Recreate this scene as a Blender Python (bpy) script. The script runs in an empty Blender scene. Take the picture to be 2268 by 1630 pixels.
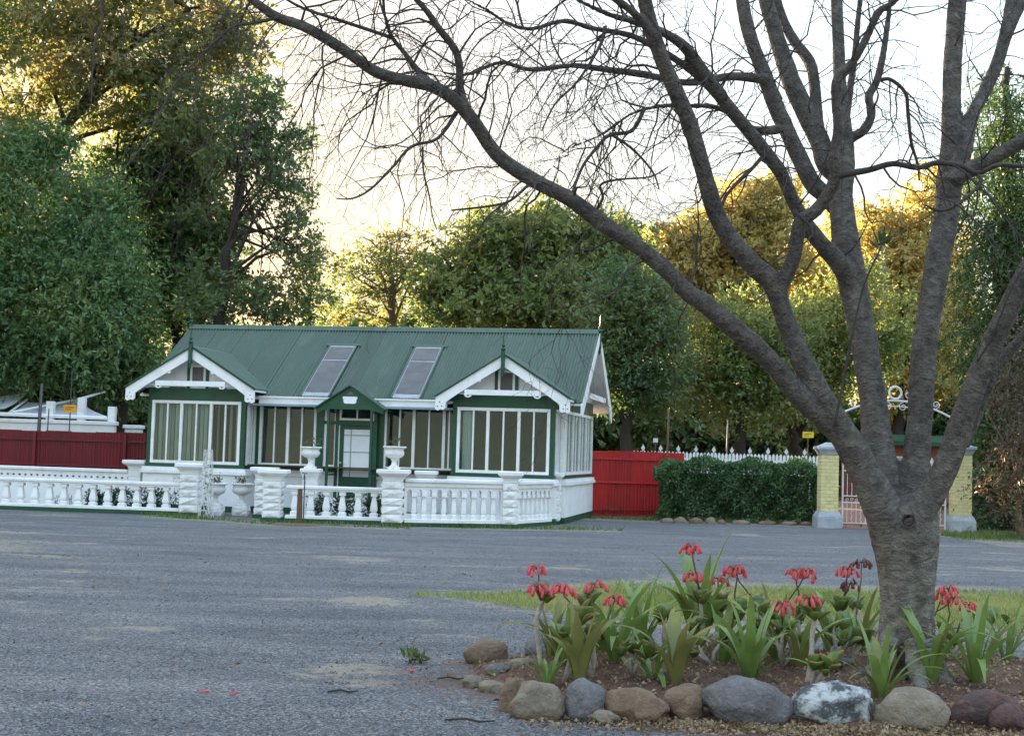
import bpy, math, random
import numpy as np
from mathutils import Vector, Matrix, noise, kdtree

random.seed(7)
rng = np.random.default_rng(7)
PI = math.pi
scene = bpy.context.scene
COL = scene.collection

# ------------------------------------------------------------------ camera
F, CX, CY, EYE = 3116.0, 1134.0, 815.0, 1.6      # focal length and centre on a 2268 x 1630 picture, eye height
PIT, ROL = math.atan(188 / F), math.radians(1.7)
FW = np.array([0, math.cos(PIT), math.sin(PIT)])
U0 = np.array([0, -math.sin(PIT), math.cos(PIT)])
R0 = np.array([1.0, 0, 0])
RT = R0 * math.cos(ROL) + U0 * math.sin(ROL)
UP = -R0 * math.sin(ROL) + U0 * math.cos(ROL)
CAM = np.array([0, 0, EYE])
cd = bpy.data.cameras.new('camera'); cam = bpy.data.objects.new('camera', cd); COL.objects.link(cam)
cd.sensor_width = 36; cd.lens = 36 * F / 2268; cd.clip_end = 2000; cd.clip_start = 0.05
m = Matrix.Identity(4)
for i in range(3):
    m[i][0], m[i][1], m[i][2], m[i][3] = RT[i], UP[i], -FW[i], CAM[i]
cam.matrix_world = m
scene.camera = cam

# ------------------------------------------------------------------ sky, sun, exposure
SUN_AZ, SUN_EL = math.radians(-35), math.radians(7.5)   # low sun ahead of the viewer, to the left
world = bpy.data.worlds.new('World'); scene.world = world; world.use_nodes = True
nt = world.node_tree; nt.nodes.clear()
wo = nt.nodes.new('ShaderNodeOutputWorld'); bg = nt.nodes.new('ShaderNodeBackground')
sky = nt.nodes.new('ShaderNodeTexSky'); sky.sky_type = 'NISHITA'; sky.sun_disc = False
sky.sun_elevation = SUN_EL; sky.sun_rotation = SUN_AZ
sky.air_density = 1.0; sky.dust_density = 5.0; sky.ozone_density = 1.0; sky.altitude = 1300
bg.inputs['Strength'].default_value = 0.15
lm_ = nt.nodes.new('ShaderNodeVectorMath'); lm_.operation = 'DOT_PRODUCT'; lm_.inputs[1].default_value = (0.2126, 0.7152, 0.0722)   # the whole sky is compressed by its luminance (hazy evening air): 0.87 c / lum ^ 1.1, so it is evenly bright and only its colour changes
pw_ = nt.nodes.new('ShaderNodeMath'); pw_.operation = 'POWER'; pw_.inputs[1].default_value = -1.10
dv = nt.nodes.new('ShaderNodeMath'); dv.operation = 'MULTIPLY'; dv.inputs[1].default_value = 0.87
d2 = nt.nodes.new('ShaderNodeVectorMath'); d2.operation = 'SCALE'
nt.links.new(sky.outputs[0], lm_.inputs[0]); nt.links.new(lm_.outputs['Value'], pw_.inputs[0]); nt.links.new(pw_.outputs[0], dv.inputs[0]); nt.links.new(sky.outputs[0], d2.inputs[0]); nt.links.new(dv.outputs[0], d2.inputs['Scale'])
hs_ = nt.nodes.new('ShaderNodeHueSaturation'); hs_.inputs['Saturation'].default_value = 0.88; nt.links.new(d2.outputs[0], hs_.inputs['Color'])
wb_ = nt.nodes.new('ShaderNodeVectorMath'); wb_.operation = 'MULTIPLY'; wb_.inputs[1].default_value = (1.08, 1.0, 0.92); nt.links.new(hs_.outputs[0], wb_.inputs[0]); nt.links.new(wb_.outputs[0], bg.inputs[0]); nt.links.new(bg.outputs[0], wo.inputs[0])
sl = bpy.data.lights.new('sun', 'SUN'); sl.energy = 3.3; sl.angle = math.radians(0.6); sl.color = (1.0, 0.76, 0.46)
so = bpy.data.objects.new('sun', sl); COL.objects.link(so)
sd = Vector((math.sin(SUN_AZ) * math.cos(SUN_EL), math.cos(SUN_AZ) * math.cos(SUN_EL), math.sin(SUN_EL)))
so.rotation_euler = sd.to_track_quat('Z', 'Y').to_euler()
vs = scene.view_settings
vs.view_transform = 'Standard'; vs.look = 'None'; vs.exposure = 3.52; vs.gamma = 1; vs.use_curve_mapping = False

# ------------------------------------------------------------------ helpers: picture point to world point
def ray(x, y): return RT * (x - CX) / F - UP * (y - CY) / F + FW
def G(x, y, z=0.0):
    d = ray(x, y); return CAM + d * ((z - EYE) / d[2])
def P(x, y, Y):
    d = ray(x, y); return CAM + d * (Y / d[1])

# ------------------------------------------------------------------ materials
def _mat(name):
    mt = bpy.data.materials.new(name); mt.use_nodes = True
    n = mt.node_tree.nodes; n.clear()
    return mt, n, mt.node_tree.links
def ramp(n, stops):
    r = n.new('ShaderNodeValToRGB'); e = r.color_ramp.elements
    while len(e) < len(stops): e.new(0.5)
    for i, (p, c) in enumerate(stops):
        e[i].position = p; e[i].color = (c[0], c[1], c[2], 1)
    return r
def pm(name, c1, c2=None, scale=6.0, rough=0.6, bump=0.0, bscale=30.0, metal=0.0, spec=0.4, dirt=None, dscale=2.0, damt=0.5, stretch=(1, 1, 1), bdist=0.01, lo=0.34, hi=0.66, vary=0.0, sat=1.0):
    """paint, stone, metal: two tones of a noise, an optional wear colour, an optional bump"""
    mt, n, L = _mat(name)
    out = n.new('ShaderNodeOutputMaterial'); b = n.new('ShaderNodeBsdfPrincipled')
    L.new(b.outputs[0], out.inputs[0])
    b.inputs['Roughness'].default_value = rough; b.inputs['Metallic'].default_value = metal
    b.inputs['Specular IOR Level'].default_value = spec
    tc = n.new('ShaderNodeTexCoord'); oi = n.new('ShaderNodeObjectInfo')
    mp = n.new('ShaderNodeMapping'); mp.inputs['Scale'].default_value = stretch
    ad = n.new('ShaderNodeVectorMath'); ad.operation = 'ADD'
    sc = n.new('ShaderNodeVectorMath'); sc.operation = 'SCALE'; sc.inputs[0].default_value = (37, 17, 53)
    L.new(oi.outputs['Random'], sc.inputs['Scale']); L.new(tc.outputs['Object'], ad.inputs[0]); L.new(sc.outputs[0], ad.inputs[1])
    L.new(ad.outputs[0], mp.inputs[0])
    c2 = c2 or tuple(x * 0.8 for x in c1)
    nz = n.new('ShaderNodeTexNoise'); nz.inputs['Scale'].default_value = scale; nz.inputs['Detail'].default_value = 6; nz.inputs['Roughness'].default_value = 0.6
    L.new(mp.outputs[0], nz.inputs['Vector'])
    r = ramp(n, [(lo, c2), (hi, c1)]); L.new(nz.outputs[0], r.inputs[0])
    col = r.outputs[0]
    if dirt:
        n2 = n.new('ShaderNodeTexNoise'); n2.inputs['Scale'].default_value = dscale; n2.inputs['Detail'].default_value = 9; n2.inputs['Roughness'].default_value = 0.68
        L.new(mp.outputs[0], n2.inputs['Vector'])
        r2 = ramp(n, [(0.52, (0, 0, 0)), (0.72, (damt, damt, damt))]); L.new(n2.outputs[0], r2.inputs[0])
        mx = n.new('ShaderNodeMix'); mx.data_type = 'RGBA'; mx.inputs[7].default_value = (*dirt, 1)
        L.new(r2.outputs[0], mx.inputs[0]); L.new(col, mx.inputs[6]); col = mx.outputs[2]
    if vary:
        hv = n.new('ShaderNodeHueSaturation'); mr = n.new('ShaderNodeMapRange'); mr.inputs[3].default_value = 1 - vary; mr.inputs[4].default_value = 1 + vary
        L.new(oi.outputs['Random'], mr.inputs[0]); L.new(mr.outputs[0], hv.inputs['Value']); L.new(col, hv.inputs['Color']); col = hv.outputs[0]
    L.new(col, b.inputs['Base Color'])
    if bump:
        n3 = n.new('ShaderNodeTexNoise'); n3.inputs['Scale'].default_value = bscale; n3.inputs['Detail'].default_value = 5
        L.new(mp.outputs[0], n3.inputs['Vector'])
        bp = n.new('ShaderNodeBump'); bp.inputs['Strength'].default_value = bump; bp.inputs['Distance'].default_value = bdist
        L.new(n3.outputs[0], bp.inputs['Height']); L.new(bp.outputs[0], b.inputs['Normal'])
    return mt
def leafmat(name, cols, transl=0.45, rough=0.45, gloss=0.06, nscale=0.35, warm=None):
    """foliage: colour by leaf and by clump, light shining through"""
    mt, n, L = _mat(name)
    out = n.new('ShaderNodeOutputMaterial')
    g = n.new('ShaderNodeNewGeometry'); tc = n.new('ShaderNodeTexCoord')
    nz = n.new('ShaderNodeTexNoise'); nz.inputs['Scale'].default_value = nscale; nz.inputs['Detail'].default_value = 3
    L.new(tc.outputs['Object'], nz.inputs['Vector'])
    mu = n.new('ShaderNodeMath'); mu.operation = 'MULTIPLY_ADD'; mu.inputs[1].default_value = 0.5
    L.new(g.outputs['Random Per Island'], mu.inputs[0])
    m2 = n.new('ShaderNodeMath'); m2.operation = 'MULTIPLY_ADD'; m2.inputs[1].default_value = 1.6; m2.inputs[2].default_value = -0.55
    L.new(nz.outputs[0], m2.inputs[0]); L.new(m2.outputs[0], mu.inputs[2])
    k = len(cols)
    r = ramp(n, [(0.05 + 0.9 * i / max(1, k - 1), c) for i, c in enumerate(cols)]); L.new(mu.outputs[0], r.inputs[0])
    d = n.new('ShaderNodeBsdfDiffuse'); t = n.new('ShaderNodeBsdfTranslucent'); gl = n.new('ShaderNodeBsdfGlossy')
    gl.inputs['Roughness'].default_value = rough; gl.inputs['Color'].default_value = (0.6, 0.65, 0.6, 1)
    hs = n.new('ShaderNodeHueSaturation'); hs.inputs['Saturation'].default_value = 1.0; hs.inputs['Value'].default_value = 1.5
    L.new(r.outputs[0], d.inputs[0]); L.new(r.outputs[0], hs.inputs['Color']); L.new(hs.outputs[0], t.inputs[0])
    a = n.new('ShaderNodeMixShader'); a.inputs[0].default_value = transl; L.new(d.outputs[0], a.inputs[1]); L.new(t.outputs[0], a.inputs[2])
    b = n.new('ShaderNodeMixShader'); b.inputs[0].default_value = gloss; L.new(a.outputs[0], b.inputs[1]); L.new(gl.outputs[0], b.inputs[2])
    L.new(b.outputs[0], out.inputs[0])
    return mt

M = {}
M['white'] = pm('white_paint', (0.86, 0.85, 0.83), (0.78, 0.77, 0.75), 5, 0.55, 0.15, 60, dirt=(0.42, 0.40, 0.36), dscale=3.5, damt=0.35)
M['white_stone'] = pm('whitewashed_stone', (0.85, 0.84, 0.81), (0.72, 0.71, 0.69), 9, 0.75, 0.6, 45, dirt=(0.35, 0.34, 0.31), dscale=6, damt=0.5, bdist=0.02)
M['white_wall'] = pm('whitewashed_wall', (0.84, 0.83, 0.81), (0.76, 0.75, 0.73), 3, 0.75, 0.4, 30, dirt=(0.40, 0.38, 0.34), dscale=2.5, damt=0.4)
M['roof'] = pm('green_roof_paint', (0.040, 0.080, 0.045), (0.032, 0.065, 0.037), 1.3, 0.42, 0.1, 25, spec=0.5, dirt=(0.11, 0.125, 0.09), dscale=1.6, damt=0.5, stretch=(2, 0.5, 1), vary=0.14)
M['green'] = pm('dark_green_paint', (0.010, 0.075, 0.036), (0.007, 0.055, 0.026), 4, 0.4, 0.1, 40, dirt=(0.03, 0.06, 0.04), damt=0.5)
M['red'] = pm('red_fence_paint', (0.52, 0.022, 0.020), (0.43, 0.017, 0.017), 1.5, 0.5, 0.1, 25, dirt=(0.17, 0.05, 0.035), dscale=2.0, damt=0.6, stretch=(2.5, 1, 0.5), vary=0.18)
M['shaded_red'] = pm('shaded_red_fence_paint', (0.15, 0.005, 0.009), (0.11, 0.003, 0.007), 1.5, 0.5, 0.1, 25, dirt=(0.07, 0.012, 0.012), dscale=2.0, damt=0.6, stretch=(2.5, 1, 0.5), vary=0.18)  # left fence: red darkened in the colour to stand for tree shade
M['hole'] = pm('dark_hole', (0.03, 0.03, 0.035), rough=0.9)
M['skylight'] = pm('frosted_skylight', (0.15, 0.14, 0.135), (0.115, 0.11, 0.108), 3, 0.6, spec=0.2, dirt=(0.18, 0.19, 0.19), damt=0.5)
M['flashing'] = pm('flashing_metal', (0.40, 0.42, 0.43), (0.27, 0.29, 0.30), 5, 0.6, spec=0.3, dirt=(0.2, 0.2, 0.2))
M['room'] = pm('room_plaster', (0.28, 0.34, 0.38), (0.20, 0.25, 0.28), 1.2, 0.9)
M['room_floor'] = pm('room_floor', (0.10, 0.07, 0.045), rough=0.7)
M['blind'] = pm('blind_fabric', (0.80, 0.81, 0.78), (0.70, 0.71, 0.68), 3, 0.9)
M['curtain'] = pm('curtain_fabric', (0.78, 0.80, 0.80), (0.70, 0.72, 0.73), 3, 0.9)
M['yellow'] = pm('yellow_brick_paint', (0.72, 0.63, 0.31), (0.64, 0.56, 0.27), 6, 0.75, 0.5, 50, dirt=(0.40, 0.30, 0.17), dscale=3, damt=0.6, vary=0.07)
M['mortar'] = pm('yellow_mortar', (0.58, 0.50, 0.26), rough=0.9, bump=0.4)
M['blue_grey'] = pm('blue_grey_paint', (0.38, 0.40, 0.42), (0.30, 0.32, 0.34), 5, 0.6, 0.3, 40, dirt=(0.6, 0.6, 0.58), dscale=4, damt=0.6)
M['iron_white'] = pm('white_iron_paint', (0.72, 0.72, 0.70), rough=0.5, dirt=(0.35, 0.2, 0.1), damt=0.4)
M['brick'] = pm('red_brick', (0.32, 0.10, 0.06), (0.24, 0.075, 0.05), 8, 0.85, 0.4, 50)
M['paver'] = pm('brick_path', (0.30, 0.13, 0.09), (0.22, 0.10, 0.07), 3, 0.9, 0.4, 50)
M['timber'] = pm('weathered_timber', (0.16, 0.095, 0.055), (0.10, 0.06, 0.038), 7, 0.85, 0.5, 40, stretch=(4, 4, 0.4))
M['pole'] = pm('dull_steel', (0.10, 0.10, 0.10), rough=0.55, metal=0.6)
M['sign'] = pm('yellow_sign', (0.75, 0.55, 0.03), (0.65, 0.48, 0.03), 4, 0.5)
M['sign_orange'] = pm('orange_yellow_sign', (0.80, 0.36, 0.02), (0.7, 0.3, 0.02), 4, 0.5)
M['black'] = pm('black_print', (0.015, 0.015, 0.015), rough=0.6)
M['canvas'] = pm('shade_sail', (0.62, 0.63, 0.64), (0.55, 0.56, 0.58), 2, 0.8)
M['bark_dark'] = pm('dark_bark', (0.055, 0.042, 0.032), (0.03, 0.024, 0.02), 6, 0.9, 0.8, 25, stretch=(1, 1, 0.3), bdist=0.03)
M['bark_pale'] = pm('pale_bark', (0.20, 0.14, 0.085), (0.12, 0.08, 0.05), 6, 0.9, 0.8, 25, stretch=(1, 1, 0.3), bdist=0.03)
M['soil'] = pm('red_brown_soil', (0.13, 0.062, 0.037), (0.075, 0.042, 0.028), 5, 0.95, 0.8, 40, dirt=(0.20, 0.14, 0.09), dscale=7, damt=0.8, bdist=0.03)
M['stone_tan'] = pm('tan_boulder', (0.24, 0.19, 0.135), (0.16, 0.125, 0.09), 5, 0.9, 1.0, 38, dirt=(0.30, 0.27, 0.21), dscale=26, damt=0.85, bdist=0.02)
M['stone_brown'] = pm('brown_boulder', (0.21, 0.135, 0.082), (0.12, 0.078, 0.05), 5, 0.9, 1.0, 38, dirt=(0.26, 0.20, 0.14), dscale=26, damt=0.85, bdist=0.02)
M['stone_grey'] = pm('grey_boulder', (0.17, 0.155, 0.15), (0.10, 0.092, 0.092), 5, 0.9, 1.0, 38, dirt=(0.24, 0.22, 0.20), dscale=26, damt=0.85, bdist=0.02)
M['stone_lichen'] = pm('lichen_boulder', (0.46, 0.46, 0.44), (0.075, 0.078, 0.08), 11.0, 0.9, 1.0, 38, dirt=(0.5, 0.5, 0.47), dscale=30, damt=0.7, bdist=0.02, lo=0.46, hi=0.60)
M['stone_red'] = pm('red_brown_boulder', (0.12, 0.06, 0.045), (0.07, 0.05, 0.048), 4, 0.9, 1.0, 38, dirt=(0.2, 0.1, 0.07), dscale=26, damt=0.85, bdist=0.02)
M['chip'] = leafmat('dry_chips', [(0.10, 0.06, 0.035), (0.22, 0.15, 0.085), (0.38, 0.29, 0.18), (0.16, 0.08, 0.05)], 0.1, gloss=0.0, nscale=3)
M['pebble'] = leafmat('gravel_stone', [(0.05, 0.049, 0.05), (0.10, 0.098, 0.096), (0.17, 0.165, 0.155), (0.30, 0.27, 0.23)], 0.0, gloss=0.03, nscale=3)
M['grass'] = leafmat('grass_blade', [(0.12, 0.17, 0.03), (0.20, 0.26, 0.055), (0.34, 0.33, 0.11), (0.42, 0.36, 0.18)], 0.35, gloss=0.03, nscale=0.9)
M['grass_green'] = leafmat('green_grass_blade', [(0.05, 0.10, 0.018), (0.10, 0.16, 0.03), (0.22, 0.22, 0.07)], 0.35, gloss=0.03, nscale=0.9)
M['urn_leaf'] = leafmat('urn_plant_leaf', [(0.04, 0.075, 0.02), (0.09, 0.13, 0.035), (0.22, 0.14, 0.06)], 0.3)
M['shrub'] = leafmat('shrub_leaf', [(0.012, 0.035, 0.012), (0.03, 0.07, 0.02), (0.05, 0.10, 0.025)], 0.3)
M['hedge'] = leafmat('hedge_leaf', [(0.03, 0.075, 0.022), (0.06, 0.13, 0.038), (0.11, 0.185, 0.06)], 0.3, gloss=0.08, nscale=2)
M['red_petal'] = leafmat('red_petal', [(0.50, 0.045, 0.065), (0.68, 0.14, 0.14), (0.60, 0.075, 0.11)], 0.3, gloss=0.04, nscale=5)
M['dry_petal'] = leafmat('dry_petal', [(0.16, 0.06, 0.06), (0.22, 0.09, 0.08)], 0.2, gloss=0.02, nscale=5)
M['stalk'] = pm('dark_flower_stalk', (0.12, 0.055, 0.05), (0.09, 0.06, 0.035), 20, 0.6)
M['pale_stem'] = pm('pale_woody_stem', (0.42, 0.37, 0.30), (0.26, 0.21, 0.16), 25, 0.85, 0.8, 60)
M['leaf_round'] = leafmat('succulent_leaf', [(0.07, 0.15, 0.028), (0.12, 0.215, 0.045), (0.18, 0.26, 0.085)], 0.15, 0.35, 0.08, nscale=4)
M['leaf_rim'] = leafmat('succulent_rim', [(0.17, 0.09, 0.03), (0.22, 0.15, 0.05)], 0.1, nscale=4)
M['leaf_sword'] = leafmat('sword_leaf', [(0.085, 0.155, 0.03), (0.16, 0.24, 0.055), (0.26, 0.32, 0.085)], 0.25, 0.35, 0.08, nscale=3)
M['leaf_sword_old'] = leafmat('old_sword_leaf', [(0.10, 0.125, 0.03), (0.17, 0.165, 0.05), (0.27, 0.27, 0.085)], 0.2, 0.4, 0.05, nscale=3)

def glassmat():
    mt, n, L = _mat('window_glass')
    out = n.new('ShaderNodeOutputMaterial'); t = n.new('ShaderNodeBsdfTransparent'); g = n.new('ShaderNodeBsdfGlossy'); mx = n.new('ShaderNodeMixShader')
    fr = n.new('ShaderNodeFresnel'); fr.inputs[0].default_value = 1.5
    t.inputs[0].default_value = (0.80, 0.86, 0.82, 1); g.inputs['Roughness'].default_value = 0.03
    mu = n.new('ShaderNodeMath'); mu.operation = 'MULTIPLY_ADD'; mu.inputs[1].default_value = 0.7; mu.inputs[2].default_value = 0.0
    nz = n.new('ShaderNodeTexNoise'); nz.inputs['Scale'].default_value = 1.2
    bp = n.new('ShaderNodeBump'); bp.inputs['Strength'].default_value = 0.05; L.new(nz.outputs[0], bp.inputs['Height']); L.new(bp.outputs[0], g.inputs['Normal'])
    L.new(fr.outputs[0], mu.inputs[0]); L.new(mu.outputs[0], mx.inputs[0]); L.new(t.outputs[0], mx.inputs[1]); L.new(g.outputs[0], mx.inputs[2]); L.new(mx.outputs[0], out.inputs[0])
    return mt
M['glass'] = glassmat()

# ------------------------------------------------------------------ object helpers
def link(o, parent=None):
    COL.objects.link(o)
    if parent is not None: o.parent = parent
    return o
def tag(o, label=None, cat=None, group=None, kind=None):
    if label: o['label'] = label
    if cat: o['category'] = cat
    if group: o['group'] = group
    if kind: o['kind'] = kind
    return o
def empty(name, loc, label, cat, rz=0.0, group=None):
    o = bpy.data.objects.new(name, None); o.location = loc; o.rotation_euler = (0, 0, rz); o.empty_display_size = 0.2
    link(o); return tag(o, label, cat, group)
def put(name, me, parent=None, loc=(0, 0, 0), rot=(0, 0, 0), scale=(1, 1, 1)):
    o = bpy.data.objects.new(name, me); o.location = loc; o.rotation_euler = rot; o.scale = scale
    return link(o, parent)
def npmesh(name, V, Q, mat, smooth=False, tri=False):
    """fast mesh from arrays of vertices and quads (or triangles)"""
    V = np.asarray(V, np.float32); Q = np.asarray(Q, np.int32)
    k = Q.shape[1]
    me = bpy.data.meshes.new(name)
    me.vertices.add(len(V)); me.vertices.foreach_set('co', V.ravel())
    me.loops.add(Q.size); me.loops.foreach_set('vertex_index', Q.ravel())
    me.polygons.add(len(Q)); me.polygons.foreach_set('loop_start', np.arange(0, Q.size, k, dtype=np.int32))
    me.update(calc_edges=True)
    if smooth: me.polygons.foreach_set('use_smooth', np.ones(len(Q), bool))
    me.materials.append(mat)
    return me

class MB:
    def __init__(s): s.v = []; s.f = []; s.mi = []
    def add(s, vs_, fs, mi=0):
        b = len(s.v); s.v += [tuple(p) for p in vs_]; s.f += [tuple(b + i for i in f) for f in fs]; s.mi += [mi] * len(fs); return s
    def box(s, x0, x1, y0, y1, z0, z1, mi=0):
        return s.add([(x0, y0, z0), (x1, y0, z0), (x1, y1, z0), (x0, y1, z0), (x0, y0, z1), (x1, y0, z1), (x1, y1, z1), (x0, y1, z1)],
                     [(0, 3, 2, 1), (4, 5, 6, 7), (0, 1, 5, 4), (1, 2, 6, 5), (2, 3, 7, 6), (3, 0, 4, 7)], mi)
    def bevbox(s, x0, x1, y0, y1, z0, z1, b=0.01, mi=0):
        """box with its vertical and top edges chamfered"""
        def ring(i, z): return [(x0 + i, y0, z), (x1 - i, y0, z), (x1, y0 + i, z), (x1, y1 - i, z), (x1 - i, y1, z), (x0 + i, y1, z), (x0, y1 - i, z), (x0, y0 + i, z)]
        def ring2(i, z): return [(x0 + 2 * i, y0 + i, z), (x1 - 2 * i, y0 + i, z), (x1 - i, y0 + 2 * i, z), (x1 - i, y1 - 2 * i, z), (x1 - 2 * i, y1 - i, z), (x0 + 2 * i, y1 - i, z), (x0 + i, y1 - 2 * i, z), (x0 + i, y0 + 2 * i, z)]
        V = ring(b, z0) + ring(b, z1 - b) + ring2(b, z1)
        fs = [tuple(range(7, -1, -1)), tuple(range(16, 24))]
        for r in (0, 8):
            for i in range(8): j = (i + 1) % 8; fs.append((r + i, r + j, r + 8 + j, r + 8 + i))
        return s.add(V, fs, mi)
    def prism(s, poly, y0, y1, mi=0):
        """polygon in (x, z), extruded along y"""
        k = len(poly); V = [(p[0], y0, p[1]) for p in poly] + [(p[0], y1, p[1]) for p in poly]
        fs = [tuple(range(k)), tuple(range(2 * k - 1, k - 1, -1))]
        for i in range(k): j = (i + 1) % k; fs.append((i, k + i, k + j, j))
        return s.add(V, fs, mi)
    def prismx(s, poly, x0, x1, mi=0):
        """polygon in (y, z), extruded along x"""
        k = len(poly); V = [(x0, p[0], p[1]) for p in poly] + [(x1, p[0], p[1]) for p in poly]
        fs = [tuple(range(k - 1, -1, -1)), tuple(range(k, 2 * k))]
        for i in range(k): j = (i + 1) % k; fs.append((i, j, k + j, k + i))
        return s.add(V, fs, mi)
    def bar(s, a, b, w, h=None, mi=0):
        """square bar between two points"""
        a = Vector(a); b = Vector(b); h = h or w; d = (b - a).normalized()
        up = Vector((0, 0, 1)) if abs(d.z) < 0.95 else Vector((0, 1, 0))
        x = d.cross(up).normalized() * w / 2; y = d.cross(x).normalized() * h / 2
        V = [a - x - y, a + x - y, a + x + y, a - x + y, b - x - y, b + x - y, b + x + y, b - x + y]
        return s.add(V, [(0, 1, 2, 3), (7, 6, 5, 4), (0, 4, 5, 1), (1, 5, 6, 2), (2, 6, 7, 3), (3, 7, 4, 0)], mi)
    def tube(s, pts, rad, n=8, mi=0, cap=True):
        pts = [Vector(p) for p in pts]; k = len(pts)
        if not hasattr(rad, '__len__'): rad = [rad] * k
        V = []; fs = []; prev = None
        for i in range(k):
            d = (pts[min(i + 1, k - 1)] - pts[max(i - 1, 0)])
            d = d.normalized() if d.length > 1e-9 else Vector((0, 0, 1))
            if prev is None:
                x = d.cross(Vector((0.31, 0.17, 0.93)))
                if x.length < 0.1: x = d.cross(Vector((1, 0, 0)))
            else: x = prev - d * prev.dot(d)
            x.normalize(); y = d.cross(x); prev = x
            for j in range(n):
                t = 2 * PI * j / n; V.append(pts[i] + (x * math.cos(t) + y * math.sin(t)) * rad[i])
        for i in range(k - 1):
            for j in range(n):
                q = (j + 1) % n; fs.append((i * n + j, i * n + q, i * n + n + q, i * n + n + j))
        if cap: fs.append(tuple(range(n - 1, -1, -1))); fs.append(tuple((k - 1) * n + j for j in range(n)))
        return s.add(V, fs, mi)
    def lathe(s, prof, n=16, c=(0, 0, 0), mi=0, square=False):
        """profile of (radius, z) turned about z; square gives a four-sided turning"""
        V = []; fs = []; k = len(prof)
        for r, z in prof:
            for j in range(n):
                t = 2 * PI * (j + (0.5 if square else 0)) / n; q = r * (math.sqrt(2) if square else 1)
                V.append((c[0] + q * math.cos(t), c[1] + q * math.sin(t), c[2] + z))
        for i in range(k - 1):
            for j in range(n):
                q = (j + 1) % n; fs.append((i * n + j, i * n + q, i * n + n + q, i * n + n + j))
        fs.append(tuple(range(n - 1, -1, -1))); fs.append(tuple((k - 1) * n + j for j in range(n)))
        return s.add(V, fs, mi)
    def mesh(s, name, *mats, smooth=False):
        me = bpy.data.meshes.new(name); me.from_pydata(s.v, [], s.f)
        for mt in mats: me.materials.append(mt)
        if len(mats) > 1: me.polygons.foreach_set('material_index', s.mi)
        if smooth: me.polygons.foreach_set('use_smooth', [True] * len(me.polygons))
        me.update(); return me
    def build(s, name, mat, parent=None, smooth=False, loc=(0, 0, 0), rot=(0, 0, 0)):
        mats = mat if isinstance(mat, (list, tuple)) else [mat]
        return put(name, s.mesh(name, *mats, smooth=smooth), parent, loc, rot)

def fbm(x, y, z=0.0, o=3):
    return noise.fractal(Vector((x, y, z)), 0.6, 2.0, o)

# ------------------------------------------------------------------ ground
def groundmat():
    mt, n, L = _mat('gravel_ground')
    out = n.new('ShaderNodeOutputMaterial'); b = n.new('ShaderNodeBsdfPrincipled'); L.new(b.outputs[0], out.inputs[0])
    b.inputs['Roughness'].default_value = 0.9; b.inputs['Specular IOR Level'].default_value = 0.25
    tc = n.new('ShaderNodeTexCoord')
    vo = n.new('ShaderNodeTexVoronoi'); vo.inputs['Scale'].default_value = 78; L.new(tc.outputs['Object'], vo.inputs['Vector'])
    r = ramp(n, [(0.0, (0.050, 0.050, 0.055)), (0.45, (0.118, 0.118, 0.123)), (0.8, (0.185, 0.184, 0.185)), (1.0, (0.34, 0.32, 0.285))])
    sep = n.new('ShaderNodeSeparateColor'); L.new(vo.outputs['Color'], sep.inputs[0]); L.new(sep.outputs[0], r.inputs[0])
    # broad tones: tyre-worn and dusty areas
    mp = n.new('ShaderNodeMapping'); mp.inputs['Scale'].default_value = (0.35, 1.3, 1); L.new(tc.outputs['Object'], mp.inputs[0])
    nz = n.new('ShaderNodeTexNoise'); nz.inputs['Scale'].default_value = 1.1; nz.inputs['Detail'].default_value = 7; nz.inputs['Roughness'].default_value = 0.65; L.new(mp.outputs[0], nz.inputs['Vector'])
    rb = ramp(n, [(0.3, (0.70, 0.72, 0.75)), (0.5, (1, 1, 1)), (0.7, (1.38, 1.34, 1.26))]); L.new(nz.outputs[0], rb.inputs[0])
    mx = n.new('ShaderNodeMix'); mx.data_type = 'RGBA'; mx.blend_type = 'MULTIPLY'; mx.inputs[0].default_value = 1; L.new(r.outputs[0], mx.inputs[6]); L.new(rb.outputs[0], mx.inputs[7])
    # fine sand between the stones: dry tan patches and soil under grass, as vertex attributes
    col = mx.outputs[2]
    for att, c, k in (('dry', (0.38, 0.31, 0.22), 1.0), ('turf', (0.25, 0.24, 0.10), 1.0), ('earth', (0.15, 0.085, 0.055), 1.0)):
        at = n.new('ShaderNodeAttribute'); at.attribute_name = att
        nn = n.new('ShaderNodeTexNoise'); nn.inputs['Scale'].default_value = 9; nn.inputs['Detail'].default_value = 5; L.new(tc.outputs['Object'], nn.inputs['Vector'])
        a1 = n.new('ShaderNodeMath'); a1.operation = 'MULTIPLY_ADD'; a1.inputs[1].default_value = 2.0; a1.inputs[2].default_value = -1.0; L.new(nn.outputs[0], a1.inputs[0])
        a2 = n.new('ShaderNodeMath'); a2.operation = 'ADD'; L.new(a1.outputs[0], a2.inputs[0]); L.new(at.outputs['Fac'], a2.inputs[1])
        a3 = n.new('ShaderNodeMapRange'); a3.inputs[1].default_value = 0.35; a3.inputs[2].default_value = 0.85; a3.inputs[4].default_value = 0.58 if att == 'dry' else 0.85; L.new(a2.outputs[0], a3.inputs[0])
        m3 = n.new('ShaderNodeMix'); m3.data_type = 'RGBA'; m3.inputs[7].default_value = (*c, 1); L.new(a3.outputs[0], m3.inputs[0]); L.new(col, m3.inputs[6]); col = m3.outputs[2]
    L.new(col, b.inputs['Base Color'])
    bp = n.new('ShaderNodeBump'); bp.inputs['Strength'].default_value = 0.9; bp.inputs['Distance'].default_value = 0.012; L.new(vo.outputs['Distance'], bp.inputs['Height']); bp.invert = True
    L.new(bp.outputs[0], b.inputs['Normal'])
    return mt
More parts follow.
